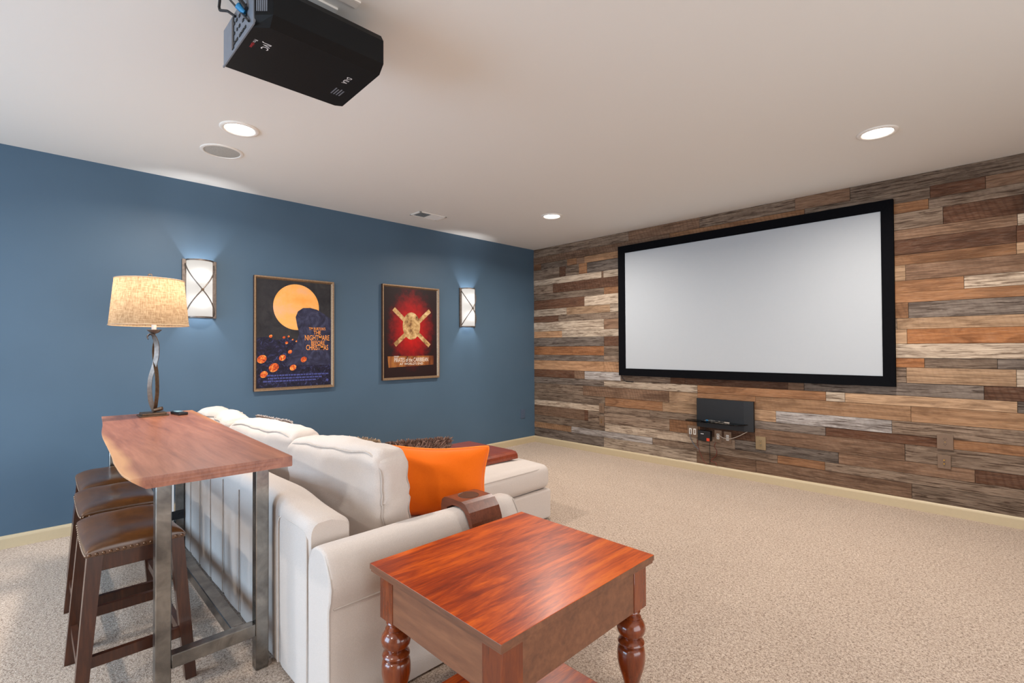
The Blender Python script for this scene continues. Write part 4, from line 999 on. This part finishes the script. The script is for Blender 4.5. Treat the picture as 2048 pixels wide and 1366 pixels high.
# back cushions
def back_cushion(cx, cy, cz, yaw, w_, h_, d_, lean, seed):
    def extra(p, c):
        # soft gathers that run down from the top edge and along the right border
        p = p.copy(); p.y += 0.0035 * math.sin(p.x * 55 + p.z * 22 + seed + 2 * noise.noise(Vector((p.x * 5, seed, 0)))) * max(0, c[2]) ** 3 + 0.005 * math.sin(p.z * 80 + seed * 3 + 3 * noise.noise(Vector((p.z * 9, seed, 1)))) * abs(c[0]) ** 5
        p.z += 0.012 * noise.noise(Vector((p.x * 4 + seed, 0, 0))) * max(0, c[2]); p.z -= 0.018 * abs(c[0]) ** 6 * (c[2] > 0)
        return p
    bm = soft_box(w_, d_, h_, 0.055, (40, 14, 30), (0.012, 0.026, 0.016), 0.011, 6.5, seed, extra)
    m = Matrix.Translation((cx, cy, cz)) @ Matrix.Rotation(yaw, 4, 'Z') @ Matrix.Rotation(lean, 4, 'X'); bm.transform(m)
    o = obj('back_cushion', bm, MT['sofa'], t, True)
    for s in (-1, 1):
        bm = nb(); pts = []; a1, b1 = w_ / 2 - 0.013, h_ / 2 - 0.013; yy = s * (d_ / 2 - 0.013); N = 96
        for k in range(N):
            a = 2 * PI * k / N; ca, sa = math.cos(a), math.sin(a); q = (abs(ca) ** 8 + abs(sa) ** 8) ** (-1 / 8)
            p = Vector((ca * q * a1, yy, sa * q * b1))
            nn_ = noise.noise_vector(p * 6.5 + Vector((seed, seed * 2, 0))) + 0.5 * noise.noise_vector(p * 16.9 + Vector((seed, 0, 3)))
            p += nn_ * 0.011; pts.append(m @ extra(p, (p.x / (w_ / 2), 0, p.z / (h_ / 2))))
        tube(bm, pts, 0.0042, 6, closed=True); obj('piping', bm, MT['seam'], o, True)
    return o
back_cushion(0.84, 1.000, 0.665, 0.0, 0.80, 0.46, 0.19, math.radians(5), 1.7)
back_cushion(1.655, 1.060, 0.665, math.radians(8), 0.82, 0.45, 0.18, math.radians(4), 4.1)
back_cushion(2.475, 1.120, 0.650, math.radians(12), 0.73, 0.46, 0.18, math.radians(3), 7.3)

# ------------------------------------------------------------------ ottoman
t = thing('ottoman', (1.72, 2.36, 0), 'large oatmeal slipcovered ottoman pushed against the sofa front', 'ottoman')
boxo('base', (1.20, 2.245, 1.80, 2.925, 0.012, 0.235), MT['sofa'], t, 0.016, 3)
bm = soft_box(1.05, 1.13, 0.185, 0.06, (20, 20, 8), (0.012, 0.012, 0.025), 0.003, 4, 3.3); bm.transform(Matrix.Translation((1.722, 2.362, 0.332))); cu = obj('cushion', bm, MT['sofa'], t, True)
bm = nb(); pts = []
for k in range(80):
    a = 2 * PI * k / 80; ca, sa = math.cos(a), math.sin(a); q = (abs(ca) ** 9 + abs(sa) ** 9) ** (-1 / 9); pts.append((1.722 + ca * q * 0.517, 2.362 + sa * q * 0.557, 0.403))
tube(bm, pts, 0.0045, 6, closed=True); obj('piping', bm, MT['seam'], cu, True)
# bent-wood tray on the ottoman
bm = nb(); th = 0.012; outer = [(1.38, .500), (1.93, .500), (1.965, .496), (1.985, .482), (1.992, .462), (1.992, .442)]; inner = [(x - (0.012 if z < .495 else 0), z - (th if z > .49 else 0)) for x, z in outer][::-1]
inner = [(1.980, .442), (1.980, .462), (1.974, .476), (1.960, .486), (1.93, .488), (1.38, .488)]
left_ = [(1.34, .442), (1.34, .480), (1.352, .494)]; lin = [(1.372, .484), (1.356, .476), (1.352, .442)]
prism(bm, left_ + outer + inner + lin, 2.42, 2.81, 'y'); bm.transform(Matrix.Translation((0, 0, 0.007))); tag(obj('serving_tray', bm, MT['traycherry'], None, False), 'reddish bent-wood tray standing on the ottoman', 'tray')

# cup-holder sleeve over the sofa arm
bm = nb()
x0, x1 = 2.890, 3.108; zt = 0.642
o_ = [(2.884, .44), (2.884, .600), (2.891, .627), (2.910, .640), (2.935, .643), (3.035, .643), (3.062, .637), (3.092, .605), (3.111, .56), (3.120, .50), (3.121, .44), (3.120, .40)]
i_ = [(3.109, .40), (3.110, .49), (3.100, .532), (3.079, .574), (3.054, .605), (3.020, .617), (2.970, .615), (2.932, .599), (2.906, .562), (2.894, .51), (2.894, .44)]
prism(bm, o_ + i_, 1.395, 1.575, 'y')
t = thing('arm_tray', (3.0, 1.485, 0.64), 'walnut bentwood cup-holder sleeve wrapped over the sofa arm', 'cup holder')
obj('sleeve', bm, MT['tray'], t)
bm = nb(); lathe(bm, [(0.046, 0.6435), (0.046, 0.6426)], 2.975, 1.487, 32); lathe(bm, [(0.046, 0.643), (0.050, 0.644), (0.051, 0.6422)], 2.975, 1.487, 32, cap=False); obj('cup_recess', bm, plain('recess_dark', srgb(52, 36, 22), 0.4), t, True)

# ------------------------------------------------------------------ loose pillows
def knife_pillow(name, label, c, right, up, w_, h_, th, m, mp, seed, pinch=0.07, nseg=26):
    t = thing(name, tuple(c), label, 'pillow'); c = Vector(c); right = Vector(right).normalized(); up = Vector(up); up = (up - right * up.dot(right)).normalized(); nr = right.cross(up)
    def P(u, v, s):
        su = 1 - pinch * (1 - v * v) ; sv = 1 - pinch * (1 - u * u)
        k_ = 1 - 0.055 * (abs(u) * abs(v)) ** 6; su *= k_; sv *= k_
        e = max(0, (1 - u ** 4)) ** 0.55 * max(0, (1 - v ** 4)) ** 0.55 * (1 - 0.35 * (abs(u * v)) ** 0.8)
        wr = 0.022 * noise.noise(Vector((u * 2.6 + seed, v * 2.6 + u * 1.5, s))) * e + 0.003 * noise.noise(Vector((u * 9 + seed, v * 5, s)))
        return c + right * u * su * w_ / 2 + up * v * sv * h_ / 2 + nr * s * (e * th / 2 + wr)
    bm = nb(); G = {}
    cl = lambda k: math.sin((2 * k / nseg - 1) * PI / 2) * 0.7 + (2 * k / nseg - 1) * 0.3
    for s in (-1, 1):
        for i in range(nseg + 1):
            for j in range(nseg + 1):
                edge = i in (0, nseg) or j in (0, nseg)
                if edge and s == 1: G[i, j, 1] = G[i, j, -1]; continue
                G[i, j, s] = bm.verts.new(P(cl(i), cl(j), 0 if edge else s))
        for i in range(nseg):
            for j in range(nseg):
                vv = [G[i, j, s], G[i + 1, j, s], G[i + 1, j + 1, s], G[i, j + 1, s]]; bm.faces.new(vv)
    o = obj('cover', bm, m, t, True)
    if mp:
        bm = nb(); pts = [P(cl(k), -1, 0) for k in range(nseg)] + [P(1, cl(k), 0) for k in range(nseg)] + [P(-cl(k), 1, 0) for k in range(nseg)] + [P(-1, -cl(k), 0) for k in range(nseg)]
        tube(bm, pts, 0.0068, 8, closed=True); obj('piping', bm, mp, t, True)
    return t, P
knife_pillow('throw_pillow', 'bright orange piped throw pillow leaning between white cushion and sofa arm', (2.630, 1.555, 0.626), (0.35, 0.40, -0.012), (-0.02, 0.02, 1), 0.570, 0.395, 0.20, MT['orange'], MT['orangepipe'], 2.0, 0.14)
t, P = knife_pillow('throw_pillow', 'dark brown pillow with pale fringed edge behind the sofa cushions', (1.06, 1.27, 0.655), (1, 0.12, 0), (0, -0.08, 1), 0.56, 0.375, 0.12, MT['taupe'], None, 5.0, 0.03)
bm = nb(); rf = random.Random(9)
for k in range(150):
    u = -1 + 2 * k / 149; a = P(u, 1, 0); tube(bm, [a, a + Vector((rf.uniform(-.006, .006), rf.uniform(-.01, .01), rf.uniform(.006, .014)))], 0.0022, 4)
for k in range(60):
    v = 1 - 0.9 * k / 59; a = P(1, v, 0); tube(bm, [a, a + Vector((rf.uniform(.006, .018), rf.uniform(-.006, .006), rf.uniform(-.004, .01)))], 0.0022, 4)
tag(obj('fringe', bm, MT['fringe'], t), kind='stuff')
def shag(name, label, c, right, up, w_, h_, th, m, n_, seed):
    t, P = knife_pillow(name, label, c, right, up, w_, h_, th, m, None, seed, 0.03, 16)
    bm = nb(); rf = random.Random(int(seed * 10)); c = Vector(c)
    for k in range(n_):
        u, v, s = rf.uniform(-1, 1), rf.uniform(-1, 1), rf.choice((-1, 1))
        if rf.random() < 0.45: v = 1.0
        a = P(u, v, s); d = (a - c).normalized() + Vector((rf.uniform(-.6, .6), rf.uniform(-.6, .6), rf.uniform(0, .9))); d.normalize()
        L = rf.uniform(.024, .042); b = a + d * L * 0.6; e_ = b + (d + Vector((rf.uniform(-.8, .8), rf.uniform(-.8, .8), rf.uniform(-.5, .5)))) * L * 0.5
        tube(bm, [a - d * 0.004, b, e_], [0.0048, 0.0044, 0.0026], 4, caps=False)
    tag(obj('shag_pile', bm, m, t, True), kind='stuff')
shag('shag_pillow', 'fluffy brown shag pillow showing above the orange pillow', (2.065, 1.80, 0.592), (0.66, 0.62, 0.09), (-0.2, 0.2, 1), 0.44, 0.225, 0.13, MT['furbrown'], 2400, 3)
shag('shag_pillow', 'fluffy beige shag pillow peeking out beside the white cushion', (1.73, 1.475, 0.592), (0.66, 0.66, -0.05), (-0.1, 0.1, 1), 0.40, 0.25, 0.12, MT['furbeige'], 1600, 6)

# ------------------------------------------------------------------ end table
t = thing('end_table', (3.56, 1.21, 0), 'square cherry end table with turned legs in front of the sofa arm', 'table')
ax0, ax1, ay0, ay1 = 3.226, 3.886, 0.840, 1.588
bm = nb(); box(bm, ax0, ax1, ay0, ay1, 0.580, 0.600, bev=0.0025)
bm.normal_update()
for f in bm.faces: f.material_index = 0 if abs(f.normal.z) > 0.5 else 1
obj('tabletop', bm, [MT['cherry'], MT['cherrydull']], t, True)
bm = nb(); box(bm, ax0 + .004, ax1 - .004, ay0 + .004, ay1 - .004, 0.572, 0.580)
A_ = [(ax0 + .004, ay0 + .004), (ax1 - .004, ay0 + .004), (ax1 - .004, ay1 - .004), (ax0 + .004, ay1 - .004)]; B_ = [(ax0 + .024, ay0 + .024), (ax1 - .024, ay0 + .024), (ax1 - .024, ay1 - .024), (ax0 + .024, ay1 - .024)]
va = [bm.verts.new((x, y, .572)) for x, y in A_]; vb = [bm.verts.new((x, y, .556)) for x, y in B_]
for k in range(4): bm.faces.new((va[k], va[(k + 1) % 4], vb[(k + 1) % 4], vb[k]))
bm.faces.new(vb); obj('moulding', bm, MT['cherrydull'], t)
LP = [(0.026, .416), (0.031, .412), (0.034, .404), (0.031, .397), (0.027, .392), (0.031, .388), (0.036, .384), (0.031, .379), (0.038, .374), (0.047, .362), (0.051, .347), (0.048, .330), (0.038, .317), (0.030, .311), (0.035, .307), (0.044, .301), (0.047, .294), (0.044, .287), (0.037, .283), (0.043, .279), (0.047, .272), (0.049, .255), (0.049, .232), (0.044, .205), (0.036, .180), (0.029, .158), (0.025, .140), (0.030, .134), (0.034, .128), (0.030, .121), (0.034, .118)]
FT = [(0.034, .062), (0.024, .058), (0.034, .048), (0.038, .034), (0.032, .018), (0.020, .006), (0.018, 0.0)]
pw = 0.078; ix0, ix1, iy0, iy1 = ax0 + .027, ax1 - .024, ay0 + .025, ay1 - .016
for sx in (0, 1):
    for sy in (0, 1):
        lx0 = ix0 if sx == 0 else ix1 - pw; ly0 = iy0 if sy == 0 else iy1 - pw; cx, cy = lx0 + pw / 2, ly0 + pw / 2
        bm = nb(); box(bm, lx0, lx0 + pw, ly0, ly0 + pw, 0.416, 0.572, bev=0.0015, seg=1); lathe(bm, LP, cx, cy, 28)
        box(bm, cx - .034, cx + .034, cy - .034, cy + .034, .062, .118, bev=0.002, seg=1); lathe(bm, FT, cx, cy, 20); obj('leg', bm, MT['cherryleg'], t, True)
g_ = 0.003
boxo('apron', (ix0 + pw, ix1 - pw, iy0 + g_, iy0 + .022, .420, .572), MT['cherrydull'], t); boxo('apron', (ix0 + pw, ix1 - pw, iy1 - .022, iy1 - g_, .420, .572), MT['cherrydull'], t)
boxo('apron', (ix0 + g_, ix0 + .022, iy0 + pw, iy1 - pw, .420, .572), MT['cherrydull'], t)
boxo('apron', (ix1 - .022, ix1 - g_, iy0 + pw, iy1 - pw, .420, .572), MT['cherrydull'], t)
boxo('lower_shelf', (ix0 + 0.035, ix1 - 0.035, iy0 + 0.035, 1.505, .080, .100), MT['cherry'], t, 0.003)
